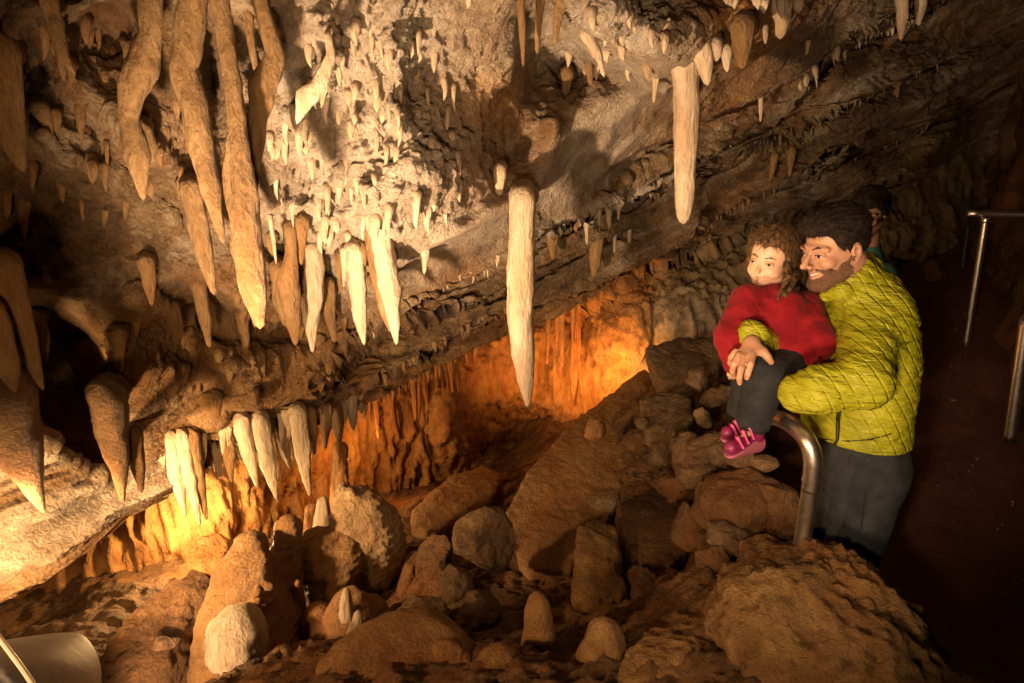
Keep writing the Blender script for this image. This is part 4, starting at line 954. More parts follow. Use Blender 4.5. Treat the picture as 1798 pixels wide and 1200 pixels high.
# --- right: boulders
for px, py, d, w, h, m, lab, sd, kw in [
    (1042, 755, 3.7, 36, 34, 'smooth', 'small round stone sitting on the large slab', 43, dict(cuts=2)),
    (1120, 770, 3.6, 70, 40, 'brown', 'flat dark stone behind the small round one', 44, {}),
    (1250, 700, 3.3, 60, 50, 'rubble', 'stone right of the angular blocks', 45, {}),
    (1235, 735, 3.0, 40, 34, 'rubble', 'small stone in the pile left of the child', 46, {}),
    (1275, 690, 3.2, 40, 36, 'rubble', 'small stone tucked beside the child', 47, {}),
    (1205, 790, 2.75, 70, 84, 'rubble', 'rough stone at the left of the pile under the shoes', 48, dict(fine=.08)),
    (1255, 790, 2.55, 92, 80, 'rubble', 'rough stone in the middle of the pile under the shoes', 49, dict(fine=.08)),
    (1300, 800, 2.4, 60, 56, 'rubble', 'pale stone directly under the purple shoes', 50, dict(fine=.08)),
    (1218, 838, 2.7, 60, 40, 'rubble', 'small stone at the foot of the pile under the shoes', 51, {}),
    (1155, 800, 3.1, 46, 60, 'rubble', 'loose stone in the gap right of the slab', 52, {}),
    (1165, 850, 3.0, 40, 36, 'brown', 'dark loose stone above the broad dark slab', 53, {}),
    (1130, 745, 3.4, 34, 26, 'rubble', 'pebble beside the flat dark stone', 54, {}),
    (1350, 815, 2.35, 50, 40, 'rubble', 'small stone right of the purple shoes', 55, {}),
    (1295, 880, 2.35, 170, 110, 'brown', 'big rounded boulder below the shoes', 56, dict(cuts=7, rotd=(0, -8, 0), sub=5, cutr=(.5, .8))),
    (1360, 890, 2.3, 110, 130, 'brown', 'big brown boulder behind the handrail post', 57, dict(cuts=6, sub=5)),
    (1275, 945, 2.2, 110, 60, 'rubble', 'crusty ledge stone under the big rounded boulder', 58, dict(fine=.08, sub=5)),
    (1250, 985, 2.15, 70, 70, 'brown', 'dark split stone left of the rounded one', 59, dict(rotd=(0, 10, 0))),
    (1345, 975, 2.0, 90, 60, 'smooth', 'oval stone lying against the foot of the handrail', 60, dict(cuts=2, rotd=(0, 25, 0))),
    (1210, 930, 2.5, 60, 90, 'brown', 'dark stone left of the crusty ledge stone', 61, {}),
    (1190, 1040, 2.3, 90, 90, 'brown', 'dark block in the gully left of the blunt cone', 62, {}),
    (1130, 1020, 2.5, 80, 60, 'brown', 'dark block in the gully right of the stout pillar', 63, {}),
    (1230, 1000, 2.3, 34, 50, 'brown', 'thin upright splinter in the gully', 64, {}),
    (1225, 665, 3.6, 50, 40, 'rubble', 'stone wedged under the large angular block', 65, {}),
    (1185, 860, 2.9, 60, 60, 'brown', 'shaded stone right of the large slab', 66, {}),
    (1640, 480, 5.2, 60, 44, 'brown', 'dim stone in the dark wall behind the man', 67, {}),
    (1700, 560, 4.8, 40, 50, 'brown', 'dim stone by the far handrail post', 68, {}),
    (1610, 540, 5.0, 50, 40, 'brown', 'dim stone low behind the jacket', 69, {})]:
    k = dict(sub=5, rough=.16, fine=.06, cuts=16, cutr=(.42, .78)); k.update(kw)
    pr(px, py, d, w, h, mat=m, label=lab, seed=sd, **k)
rock(P(1440, 1130, 1.72), (.27, .30, .22), 'grainy', 'big grainy brown boulder beside the path at the lower right', 71, cuts=4, rough=.24, fine=.08, rotd=(0, 22, 0), sub=6, cutr=(.8, .95), crust=2.4)
rock(P(1345, 1060, 1.68), (.10, .10, .065), 'grainy', 'crusted lip of rock on the big grainy boulder', 72, cuts=4, rough=.2, fine=.06, sub=5, rotd=(0, 35, 0))
rock(P(1470, 1035, 1.85), (.13, .10, .06), 'grainy', 'rounded rock between the grainy boulder and the handrail foot', 73, cuts=4, sub=5)
rock(P(1620, 1205, 1.62), (.26, .16, .10), 'grainy', 'low ridge of crusted rock along the path at the bottom right', 74, cuts=5, rough=.2, fine=.05, rotd=(0, 22, 0), sub=5)
rock(P(1250, 1210, 1.75), (.34, .25, .13), 'grainy', 'crusted apron of rock at the bottom edge', 75, cuts=5, rough=.2, fine=.07, sub=6, crust=2.0)
# near flowstone apron at the bottom left of centre
hull_rock([(300, 1215, 1.95), (400, 1150, 2.1), (480, 1128, 2.2), (575, 1112, 2.25), (640, 1135, 2.15), (700, 1170, 1.95), (690, 1260, 1.7), (300, 1300, 1.7)], .3, 'smooth', 'smooth rippled flowstone apron at the bottom edge', rnd=.05, amp=.036, name='flowstone')
rock(P(700, 1210, 1.9), (.26, .30, .12), 'smooth', 'low smooth swell of flowstone at the bottom edge', 77, cuts=3, rough=.1, fine=.012, sub=5)
hull_rock([(1128, 608, 4.1), (1190, 592, 4.3), (1262, 588, 4.3), (1278, 620, 4.2), (1262, 650, 4.0), (1165, 682, 3.9), (1140, 640, 4.0)], .22, 'rubble', 'large angular block at the foot of the lit wall', shift=(.05, .1, 0), amp=.014)
hull_rock([(1120, 700, 3.6), (1160, 680, 3.7), (1215, 692, 3.6), (1222, 735, 3.4), (1180, 762, 3.3), (1128, 742, 3.4)], .2, 'rubble', 'angular block below the large one at the lit wall', shift=(.03, .08, 0), amp=.014)
hull_rock([(1228, 850, 2.62), (1262, 822, 2.7), (1340, 815, 2.62), (1388, 850, 2.5), (1392, 905, 2.35), (1330, 925, 2.28), (1240, 915, 2.38)], .2, 'brown', 'big weathered boulder topping the stack below the shoes', shift=(.02, .1, 0), amp=.012, h=.009)
hull_rock([(1178, 765, 2.9), (1215, 752, 3.0), (1262, 765, 2.85), (1262, 815, 2.65), (1215, 838, 2.6), (1182, 815, 2.7)], .14, 'rubble', 'chunky block at the left edge of the stack under the shoes', shift=(.02, .06, 0), amp=.016, h=.009)
hull_rock([(1222, 925, 2.45), (1300, 918, 2.42), (1388, 925, 2.32), (1380, 975, 2.16), (1290, 985, 2.15), (1222, 975, 2.25)], .12, 'rubble', 'long cracked ledge stone in the stack below the shoes', shift=(.02, .06, 0), amp=.014, h=.009)
hull_rock([(1225, 985, 2.3), (1262, 975, 2.28), (1290, 990, 2.2), (1282, 1035, 2.08), (1240, 1035, 2.12)], .14, 'brown', 'dark upright block at the foot of the stack beside the oval stone', amp=.012, h=.009)
hull_rock([(1100, 1000, 2.6), (1160, 985, 2.65), (1215, 1010, 2.45), (1200, 1070, 2.2), (1130, 1075, 2.22)], .2, 'brown', 'dark angular block in the gully by the stout pillar', amp=.014, h=.010)
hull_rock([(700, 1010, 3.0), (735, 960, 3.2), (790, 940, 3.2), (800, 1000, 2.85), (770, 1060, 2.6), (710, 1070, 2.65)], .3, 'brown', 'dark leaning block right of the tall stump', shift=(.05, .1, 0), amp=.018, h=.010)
# scattered small stones
g = np.random.default_rng(9)
for k in range(110):
    px = g.uniform(700, 1300); py = g.uniform(760, 1080)
    d = 2.2 + (1080 - py) / 320 * 1.6
    x, y, z = P(px, py, d); 
    s = g.uniform(.015, .05)
    # sit on the ground along this line of sight
    for d in np.linspace(1.9, 6, 60):
        p = P(px, py, d)
        if p[2] < float(floor_z(np.array([p[0]]), np.array([p[1]]))[0]): break
    rock(p, (s * g.uniform(.8, 1.6), s, s * g.uniform(.6, 1)), 'rubble', 'loose fist-sized stone ' + ('beside the smaller smooth slab' if px < 850 and py < 900 else 'around the crusted broken block' if px < 900 else 'on or beside the large smooth slab' if py < 880 and px < 1120 else 'in the pile below the angular blocks' if py < 880 else 'beside the stout flat-topped pillar' if px < 1110 else 'in the gully below the big rounded boulder'), 200 + k, cuts=9, sub=3, group='loose stones on the cavern bottom', name='stone')

def sdf_obj(name, f, lo, hi, h, mat, parent, origin=None, noise=None):
    V, F_ = mesh_sdf(f, lo, hi, h)
    if origin is not None: V = V - np.asarray(origin)
    o = mk(name, V, F_, mat, parent)
    return o

def person_root(label, base, group=None):
    r = bpy.data.objects.new('person', None); r.location = base; r.empty_display_size = .2
    COL.objects.link(r); return tag(r, label, 'person', group)

# ------------------------------------------------------------------ cloth, skin and hair
def jacket_mat():
    m, nt, b = new_mat('quilted_jacket'); L = nt.links.new
    b.inputs['Roughness'].default_value = .42; b.inputs['Specular IOR Level'].default_value = .45
    geo = nn(nt, 'ShaderNodeNewGeometry')
    n = nn(nt, 'ShaderNodeTexNoise', i_Scale=9.0, i_Detail=5.0); L(geo.outputs['Position'], n.inputs['Vector'])
    L(ramp(nt, n.outputs[0], [(.3, (.30, .305, .012)), (.7, (.42, .42, .022))]), b.inputs['Base Color'])
    hs = []
    for ang, sc in ((32, 17.0), (-58, 15.0)):
        mp = nn(nt, 'ShaderNodeMapping'); mp.inputs['Rotation'].default_value = (0, math.radians(ang), 0); L(geo.outputs['Position'], mp.inputs['Vector'])
        w = nn(nt, 'ShaderNodeTexWave', wave_type='BANDS', bands_direction='X', wave_profile='SIN', i_Scale=sc * (.55 if ang > 0 else .30), i_Distortion=1.1, i_Detail=2.0, i_Detail_Scale=1.0)
        L(mp.outputs[0], w.inputs['Vector'])
        r = nn(nt, 'ShaderNodeMapRange'); L(w.outputs['Fac'], r.inputs[0]); r.inputs[1].default_value = 0; r.inputs[1].default_value = 0; r.inputs[2].default_value = .16; r.inputs[3].default_value = 0 if ang > 0 else .55
        hs.append(r.outputs[0])
    mi = nn(nt, 'ShaderNodeMath', operation='MINIMUM'); L(hs[0], mi.inputs[0]); L(hs[1], mi.inputs[1])
    mp = nn(nt, 'ShaderNodeMapping'); mp.inputs['Rotation'].default_value = (0, math.radians(-25), 0); mp.inputs['Scale'].default_value = (11, 11, 60); L(geo.outputs['Position'], mp.inputs['Vector'])
    n2 = nn(nt, 'ShaderNodeTexNoise', i_Scale=1.0, i_Detail=4.0, i_Roughness=.6, i_Distortion=.5); L(mp.outputs[0], n2.inputs['Vector'])
    a = nn(nt, 'ShaderNodeMath', operation='MULTIPLY_ADD'); L(mi.outputs[0], a.inputs[0]); a.inputs[1].default_value = .26
    mu = nn(nt, 'ShaderNodeMath', operation='MULTIPLY'); L(n2.outputs[0], mu.inputs[0]); mu.inputs[1].default_value = 1.9; L(mu.outputs[0], a.inputs[2])
    bp = nn(nt, 'ShaderNodeBump'); bp.inputs['Strength'].default_value = 1.0; bp.inputs['Distance'].default_value = .010; L(a.outputs[0], bp.inputs['Height']); L(bp.outputs[0], b.inputs['Normal'])
    return m
M['jacket'] = jacket_mat()
M['seam'] = plain('dark_zip', (.02, .02, .01), .5)
def skin(name, col):
    m = plain(name, col, .5, bump=(260, .25, .001), var=.12); b = m.node_tree.nodes['Principled BSDF']
    b.inputs['Subsurface Weight'].default_value = .12; b.inputs['Subsurface Radius'].default_value = (.012, .005, .003); b.inputs['Subsurface Scale'].default_value = .5
    return m
M['skin'] = skin('man_skin', (.50, .27, .175))
M['skin_child'] = skin('child_skin', (.62, .38, .26))
def strand_mat(name, c0, c1, sc=160, stretch=(1, 1, 1)):
    m, nt, b = new_mat(name); L = nt.links.new
    geo = nn(nt, 'ShaderNodeNewGeometry'); mp = nn(nt, 'ShaderNodeMapping'); mp.inputs['Scale'].default_value = stretch; L(geo.outputs['Position'], mp.inputs['Vector'])
    n = nn(nt, 'ShaderNodeTexNoise', i_Scale=sc, i_Detail=3.0); L(mp.outputs[0], n.inputs['Vector'])
    L(ramp(nt, n.outputs[0], [(.35, c0), (.65, c1)]), b.inputs['Base Color']); b.inputs['Roughness'].default_value = .75; b.inputs['Specular IOR Level'].default_value = .3
    bp = nn(nt, 'ShaderNodeBump'); bp.inputs['Strength'].default_value = .9; bp.inputs['Distance'].default_value = .004; L(n.outputs[0], bp.inputs['Height']); L(bp.outputs[0], b.inputs['Normal'])
    return m
M['hair'] = strand_mat('dark_hair', (.003, .002, .0015), (.030, .016, .009), 190, (.14, 1, 1))
M['beard'] = strand_mat('beard_hair', (.05, .026, .015), (.26, .14, .085), 420)
M['brow'] = plain('brow_hair', (.02, .010, .006), .7)
M['childhair'] = strand_mat('brown_hair', (.03, .015, .007), (.16, .085, .035), 130, (1, 1, .4))
M['lip'] = plain('lips', (.33, .13, .095), .5)
M['teeth'] = plain('teeth', (.75, .68, .58), .3)
M['eye'] = plain('eye_white', (.50, .45, .40), .2)
M['iris'] = plain('iris', (.015, .01, .008), .1)
def knit_mat():
    m, nt, b = new_mat('red_knit'); L = nt.links.new
    b.inputs['Roughness'].default_value = .9; b.inputs['Specular IOR Level'].default_value = .2; b.inputs['Sheen Weight'].default_value = .04
    geo = nn(nt, 'ShaderNodeNewGeometry')
    n = nn(nt, 'ShaderNodeTexNoise', i_Scale=14.0, i_Detail=6.0); L(geo.outputs['Position'], n.inputs['Vector'])
    L(ramp(nt, n.outputs[0], [(.3, (.15, .004, .009)), (.7, (.28, .010, .018))]), b.inputs['Base Color'])
    w = nn(nt, 'ShaderNodeTexWave', bands_direction='X', i_Scale=48.0, i_Distortion=2.5, i_Detail=1.0); L(geo.outputs['Position'], w.inputs['Vector'])
    w2 = nn(nt, 'ShaderNodeTexVoronoi', i_Scale=210.0); L(geo.outputs['Position'], w2.inputs['Vector'])
    a = nn(nt, 'ShaderNodeMath', operation='MULTIPLY_ADD'); L(w.outputs['Fac'], a.inputs[0]); a.inputs[1].default_value = .35; L(w2.outputs['Distance'], a.inputs[2])
    bp = nn(nt, 'ShaderNodeBump'); bp.inputs['Strength'].default_value = .4; bp.inputs['Distance'].default_value = .0012; L(a.outputs[0], bp.inputs['Height']); L(bp.outputs[0], b.inputs['Normal'])
    return m
M['knit'] = knit_mat()
M['denim'] = plain('dark_denim', (.011, .013, .017), .85, bump=(90, .5, .003), var=.45)
M['jeans'] = plain('blue_grey_jeans', (.016, .020, .026), .85, bump=(80, .5, .003), var=.45)
M['teal'] = plain('teal_cloth', (.05, .20, .18), .85, bump=(40, .5, .004), var=.2)
M['shoe'] = plain('purple_shoe', (.20, .010, .075), .5, bump=(60, .3, .002), var=.25)
M['shoepink'] = plain('pink_straps', (.45, .07, .20), .45)
M['sole'] = plain('shoe_sole', (.35, .10, .16), .5)
M['darkshoe'] = plain('dark_shoe', (.02, .016, .014), .5)

def frame(fwd, roll=0.0):
    f = np.array(fwd, float); f /= np.linalg.norm(f)
    up = np.array([0, 0, 1.0]); l = np.cross(up, f); l /= np.linalg.norm(l); u = np.cross(f, l)
    c, s = math.cos(math.radians(roll)), math.sin(math.radians(roll))
    l, u = l * c + u * s, u * c - l * s
    return np.stack([f, l, u])                     # rows: local axes in world

# ---- head in local axes: x forward, y to the left ear, z up; unit metres for an adult
def head_sdf(q, child=False):
    d = ell(q, (-.012, 0, .038), (.097, .075, .086))
    if child:
        d = smin(d, ell(q, (.018, 0, -.028), (.074, .067, .067)), .03)
        d = smin(d, ell(q, (.058, 0, -.080), (.030, .034, .022)), .02); d = smin(d, ell(q, (.066, 0, -.054), (.026, .034, .022)), .016)
        for s in (1, -1): d = smin(d, ell(q, (.052, s * .036, -.036), (.026, .026, .022)), .02)
        d = smin(d, cap(q, (.088, 0, -.008), (.104, 0, -.028), .006, .0095), .008)
    else:
        d = smin(d, ell(q, (.020, 0, -.035), (.072, .060, .078)), .03)
        d = smin(d, cap(q, (.0, .052, -.062), (.070, .020, -.098), .016, .017), .025)
        d = smin(d, cap(q, (.0, -.052, -.062), (.070, -.020, -.098), .016, .017), .025)
        d = smin(d, ell(q, (.078, 0, -.096), (.020, .024, .018)), .02)
        for s in (1, -1): d = smin(d, ell(q, (.064, s * .040, -.022), (.026, .024, .022)), .012)
        d = smin(d, cap(q, (.088, 0, .016), (.122, 0, -.024), .0065, .0105), .009)
        for s in (1, -1): d = smin(d, ell(q, (.106, s * .012, -.030), (.010, .008, .008)), .006)
        d = smin(d, cap(q, (.088, .010, .028), (.074, .052, .022), .010, .009), .012)
        d = smin(d, cap(q, (.088, -.010, .028), (.074, -.052, .022), .010, .009), .012)
    for s in (1, -1):       # eyes
        d = smax(d, -ell(q, (.096, s * .032, .004), (.014, .017, .010)), .008)
        d = smin(d, ell(q, (.077, s * .031, .003), (.012, .014, .011)), .003)
        d = smin(d, cap(q, (.088, s * .018, .009), (.081, s * .046, .006), .0045, .004), .004)
        d = smin(d, cap(q, (.088, s * .018, -.004), (.081, s * .046, -.003), .004, .0035), .004)
        # ears
        e = smax(ell(q, (-.012, s * .077, -.002), (.019, .009, .032)), -ell(q, (-.008, s * .088, .001), (.010, .010, .019)), .004)
        d = smin(d, e, .005)
    # mouth
    z0 = -.058 if not child else -.056; xm = .092 if not child else .090
    for s in (1, -1):
        d = smin(d, cap(q, (xm + .002, 0, z0 + .006), (xm - .016, s * .028, z0 + .010), .0055, .0035), .005)
        d = smin(d, cap(q, (xm, 0, z0 - .012), (xm - .016, s * .026, z0 + .004), .007, .0035), .006)
        d = smax(d, -cap(q, (xm + .007, 0, z0 - .003), (xm - .010, s * .026, z0 + .007), .0042, .0022), .002)
        # smile folds
        d = smax(d, -cap(q, (.096, s * .022, -.030), (.074, s * .042, -.062), .0025, .002), .006)
    return d

def head_world(p, c, R, s=1.0, child=False):
    q = ((p - np.asarray(c, np.float32)) @ R.T.astype(np.float32)) / s
    return head_sdf(q, child) * s, q

def H(c, R, s, x, y, z): return np.asarray(c) + s * (np.array([x, y, z]) @ R)

def hand(p, wrist, knuckles, fingers, thumb, pr_, fr=.0085):
    d = None
    for k in knuckles:
        e = cap(p, wrist, k, pr_ * .85, pr_ * .62); d = e if d is None else smin(d, e, .012)
    for f in fingers:
        d = smin(d, chain(p, f, np.linspace(fr * 1.12, fr * .82, len(f)), .003), .004)
    d = smin(d, chain(p, thumb, np.linspace(fr * 1.7, fr * .95, len(thumb)), .004), .010)
    return d

def adorn_head(root, base, c, R, s, child=False, skinm='skin'):
    """lips, eyes, brows, teeth as children of the person"""
    def loc(V): return V - np.asarray(base)
    def part(name, f, c0, r, h, mat):
        c0 = H(c, R, s, *c0); r = r * s
        V, F_ = mesh_sdf(f, c0 - r, c0 + r, h); return mk(name, loc(V), F_, mat, root)
    def L(fn): return lambda p: fn(((p - np.asarray(c, np.float32)) @ R.T.astype(np.float32)) / s) * s
    z0 = -.058 if not child else -.056; xm = .092 if not child else .090
    for sg in (1, -1):
        part('eyebrow', L(lambda q: chain(q, [(.0955 if not child else .0890, sg * .015, .025), (.0905 if not child else .0845, sg * .034, .0315), (.0745 if not child else .0725, sg * .052, .024)], [.0022, .0027, .0012] if not child else [.0020, .0022, .0014], .004)), (.088, sg * .034, .028), .036, .0018 * s, M['brow'] if not child else M['childhair'])
        o = part('eye', L(lambda q: ell(q, (.0815, sg * .031, .0025), (.0105, .0125, .0065 if not child else .0048))), (.081, sg * .031, .002), .018, .0016 * s, M['eye'])
        V, F_ = mesh_sdf(L(lambda q: ell(q, (.0885, sg * .033, .0025), (.0045, .0060, .0050))), H(c, R, s, .0885, sg * .033, .0025) - .010, H(c, R, s, .0885, sg * .033, .0025) + .010, .0012)
        mk('iris', loc(V), F_, M['iris'], o)
        part('eyelashes', L(lambda q: chain(q, [(.0925, sg * .018, .0060), (.0910, sg * .033, .0085), (.0835, sg * .047, .0045)], [.0012, .0016, .0012], .001)), (.088, sg * .033, .006), .022, .0012, M['brow'])
    def lips(q):
        d = None
        for sg in (1, -1):
            u = cap(q, (xm + .0035, 0, z0 + .006), (xm - .014, sg * .027, z0 + .0095), .0046, .0022); l = cap(q, (xm + .0025, 0, z0 - .011), (xm - .014, sg * .025, z0 + .004), .0056, .0022)
            e = np.minimum(u, l); d = e if d is None else smin(d, e, .004)
        return d
    part('lips', L(lips), (xm - .006, 0, z0), .034, .0018 * s, M['lip'])
    if not child:
        part('teeth', L(lambda q: np.minimum(cap(q, (xm + .001, 0, z0 - .001), (xm - .013, .021, z0 + .005), .0052, .0035), cap(q, (xm + .001, 0, z0 - .001), (xm - .013, -.021, z0 + .005), .0052, .0035))), (xm - .008, 0, z0), .028, .0016 * s, M['teeth'])

def strands(name, src, n, L, rad, mat, flow, lift, seed, parent, curl=.0, keep=None):
    """thin tapered hairs rooted on the surface of a hair mesh"""
    me = src.data; nv = len(me.vertices); co = np.empty(nv * 3, np.float32); no = np.empty(nv * 3, np.float32)
    me.vertices.foreach_get('co', co); me.vertex_normals.foreach_get('vector', no); co = co.reshape(-1, 3); no = no.reshape(-1, 3)
    r = np.random.default_rng(seed); idx = r.integers(0, nv, n)
    A = co[idx] + r.normal(size=(n, 3)) * .001 - no[idx] * .001; N = no[idx]
    fl = np.asarray(flow, float)[None] + r.normal(size=(n, 3)) * .35
    fl = fl - N * (fl * N).sum(1)[:, None]; fl /= np.linalg.norm(fl, axis=1)[:, None] + 1e-6
    ln = L * r.uniform(.5, 1.2, n)[:, None]
    D = fl + N * lift * r.uniform(.3, 1.4, n)[:, None]; B = A + D * ln * .5; D2 = D + fl * .3 + r.normal(size=(n, 3)) * curl - N * lift * .6; C = B + D2 * ln * .5
    S1 = np.cross(D, N); S1 /= np.linalg.norm(S1, axis=1)[:, None] + 1e-6; S2 = np.cross(D, S1); S2 /= np.linalg.norm(S2, axis=1)[:, None] + 1e-6
    V = []
    for Q, w in ((A, 1.0), (B, .8)):
        for a in (0, 2.09, 4.19): V.append(Q + (S1 * math.cos(a) + S2 * math.sin(a)) * rad * w)
    V.append(C); V = np.stack(V, 1); b = (np.arange(n) * 7)[:, None]
    q = np.concatenate([b + np.array([[i, (i + 1) % 3, 3 + (i + 1) % 3, 3 + i]]) for i in range(3)]); t = np.concatenate([b + np.array([[3 + i, 3 + (i + 1) % 3, 6]]) for i in range(3)])
    return mk(name, V.reshape(-1, 3), [q, t], mat, parent)

# ================================================================== the man
def man():
    base = np.array(P(1500, 800, 2.0)); base[2] = float(path_z(base[1])); bx, by = base[0], base[1]
    root = person_root('bearded man in a yellow-green quilted jacket holding a small child', base)
    hc = P(1466, 438, 1.90); R = frame((-.94, -.27, -.22), roll=3); s = .95
    chest = P(1514, 590, 2.02); belly = P(1500, 690, 2.04); hip = np.array([P(1505, 800, 2.05)[0], P(1505, 800, 2.05)[1], P(1505, 800, 2.05)[2]])
    neck0 = H(hc, R, s, -.035, 0, -.06); neck1 = P(1512, 520, 1.98)
    shL = P(1526, 560, 1.91); elL = P(1515, 672, 1.72); wrL = P(1408, 692, 1.79)
    shR = P(1500, 560, 2.18); elR = P(1405, 650, 2.28); wrR = P(1323, 594, 1.93)
    z0 = base[2]
    kneeL = np.array([hip[0] - .02, hip[1] - .08, z0 + .50]); ankL = np.array([hip[0] - .0, hip[1] - .08, z0 + .08])
    kneeR = np.array([hip[0] - .03, hip[1] + .12, z0 + .50]); ankR = np.array([hip[0] + .04, hip[1] + .12, z0 + .08])
    # right hand over the child's knees
    dk = 1.845
    hand_pts = dict(wrist=P(1320, 604, 1.855), kn=[P(1329, 618, 1.815), P(1317, 627, 1.810), P(1305, 629, 1.815), P(1296, 624, 1.840)],
        fi=[[P(1322, 622, 1.810), P(1318, 640, 1.785), P(1313, 657, 1.795), P(1311, 664, 1.805)],
            [P(1306, 628, 1.810), P(1301, 648, 1.790), P(1298, 664, 1.800), P(1299, 673, 1.815)],
            [P(1297, 624, 1.825), P(1289, 640, 1.815), P(1286, 652, 1.835), P(1288, 659, 1.855)],
            [P(1292, 618, 1.845), P(1284, 628, 1.855), P(1282, 637, 1.875), P(1284, 642, 1.895)]],
        th=[P(1326, 607, 1.835), P(1340, 618, 1.815), P(1348, 627, 1.810), P(1354, 636, 1.815)])
    # left hand cupped under the child's seat
    wl = wrL
    lh_kn = [P(1385, 684, 1.88), P(1386, 690, 1.885), P(1387, 697, 1.89), P(1389, 704, 1.90)]
    lh_fi = [[k, np.array(k) + (-.030, .035, .0), np.array(k) + (-.045, .060, .010)] for k in lh_kn]
    lh_th = [P(1396, 682, 1.84), P(1388, 674, 1.90), P(1380, 668, 1.95)]
    def body(p):
        d, q = head_world(p, hc, R, s)
        d = smin(d, cap(p, neck0, neck1, .060, .064), .03)
        t = smin(ell(p, chest, (.115, .185, .20)), ell(p, belly, (.115, .16, .19)), .08)
        t = smin(t, ell(p, hip, (.12, .165, .13)), .06)
        d = smin(d, t, .05)
        d = smin(d, chain(p, [shL, elL, wrL], [.048, .040, .028], .02), .03)
        d = smin(d, chain(p, [shR, elR, wrR, hand_pts['wrist']], [.048, .040, .028, .026], .02), .03)
        d = smin(d, hand(p, hand_pts['wrist'], hand_pts['kn'], hand_pts['fi'], hand_pts['th'], .019, .0095), .012)
        d = smin(d, hand(p, wrL, lh_kn, lh_fi, lh_th, .020, .009), .012)
        for k, a, sd in ((kneeL, ankL, -1), (kneeR, ankR, 1)):
            d = smin(d, chain(p, [hip + (0, sd * .09, 0), k, a], [.075, .050, .036], .02), .03)
            d = smin(d, cap(p, a + (0, 0, -.03), a + (-.14, -.02, -.045), .035, .028), .02)
        return d
    V, F_ = mesh_sdf(body, base + (-.50, -.48, -.02), (max(base[0] + .35, 0), base[1] + .48, 1.95), .0042)
    mk('body', V - base, F_, M['skin'], root)
    # jacket
    def jacket(p, inflate=0.0):
        t = ell(p, chest, (.130, .205, .215)); t = smin(t, ell(p, belly + (.0, -.015, 0), (.145, .205, .22)), .08)
        t = smin(t, ell(p, P(1500, 765, 2.05), (.150, .185, .13)), .05)
        t = smin(t, cap(p, P(1512, 525, 1.99), P(1500, 492, 1.93), .088, .076), .04)      # collar
        t = smin(t, chain(p, [P(1450, 520, 1.92), P(1478, 512, 1.875), P(1510, 492, 1.88), P(1534, 466, 1.95), P(1528, 452, 2.03)], [.016, .019, .019, .018, .016], .02), .018)
        a = chain(p, [shL, elL, P(1440, 684, 1.735), P(1402, 690, 1.775)], [.078, .068, .060, .052], .03)
        b = chain(p, [shR, elR, P(1350, 610, 2.02), P(1321, 588, 1.90)], [.075, .062, .052, .046], .03)
        t = smin(t, a, .055); t = smin(t, b, .03)
        # folds: soft puffs gathered along the sleeves and torso
        w = fbm(p * np.array([9, 9, 34], np.float32) + np.stack([p[:, 2] * 9, p[:, 2] * 0, p[:, 0] * 16], 1), 3, ridged=True)
        w2 = fbm(p * np.array([26, 26, 60], np.float32) + np.stack([p[:, 2] * 20, p[:, 2] * 0, -p[:, 0] * 24], 1), 2)
        t = t - .0065 * w - .0022 * w2
        # hem
        hz = P(1500, 797, 1.88)[2]
        t = smax(t, (hz + .10 * (p[:, 0] - bx) * 0 - p[:, 2]), .006)
        # neck opening
        cn = np.asarray(P(1490, 500, 1.94), np.float32)
        t = smax(t, -cap(p, P(1510, 540, 1.99), P(1462, 440, 1.90), .050, .078), .006)
        # wrist openings
        return t
    V, F_ = mesh_sdf(jacket, base + (-.52, -.50, .75), (base[0] + .40, base[1] + .52, 1.75), .0048)
    jk = mk('jacket', V - base, F_, M['jacket'], root)
    # stand-up collar edge
    def strip(name, pts, rs, mat, parent, org, k=.004, h=.0024):
        pts = [np.asarray(q) for q in pts]; A = np.array(pts); pad = max(rs) + .006
        V, F_ = mesh_sdf(lambda p: chain(p, pts, rs, k), A.min(0) - pad, A.max(0) + pad, h)
        return mk(name, V - org, F_, mat, parent)
    # surface helper: nearest front point of the jacket along the view ray
    def on(px, py, off=.004, f=jacket, lo=1.55, hi=2.4):
        ds = np.linspace(lo, hi, 260); pts = P(np.full(260, px), np.full(260, py), ds).astype(np.float32)
        v = f(pts); i = np.argmax(v < 0)
        return P(px, py, (ds[i] if v[i] < 0 else 1.9) - off)
    strip('pocket_zip', [on(1474, 700), on(1472, 735), on(1470, 772)], [.003, .0065, .005], M['seam'], jk, 0 * base)
    strip('zip_pull', [on(1470, 772), on(1467, 778, .008), on(1463, 786, .010)], [.004, .0035, .0025], M['seam'], jk, 0 * base)
    strip('front_zip', [on(1447, 540), on(1443, 560), on(1444, 590), on(1440, 620), on(1436, 640)], [.004] * 5, M['seam'], jk, 0 * base)
    strip('hem_seam', [on(x, y) for x, y in [(1425, 765), (1450, 772), (1490, 775), (1530, 772), (1565, 762)]], [.0022] * 5, M['seam'], jk, 0 * base)
    strip('sleeve_seam', [on(x, y) for x, y in [(1602, 600), (1575, 612), (1540, 622)]], [.002] * 3, M['jacket'], jk, 0 * base)
    for o in jk.children: 
        o.data.transform(__import__('mathutils').Matrix.Translation(Vector(-base)))
    # dark shirt collar
    0 and strip('shirt_collar', [P(1440, 524, 1.93), P(1470, 522, 1.88), P(1500, 500, 1.86), P(1524, 470, 1.90)], [.010, .008, .008, .010], M['seam'], root, base, k=.01, h=.004)
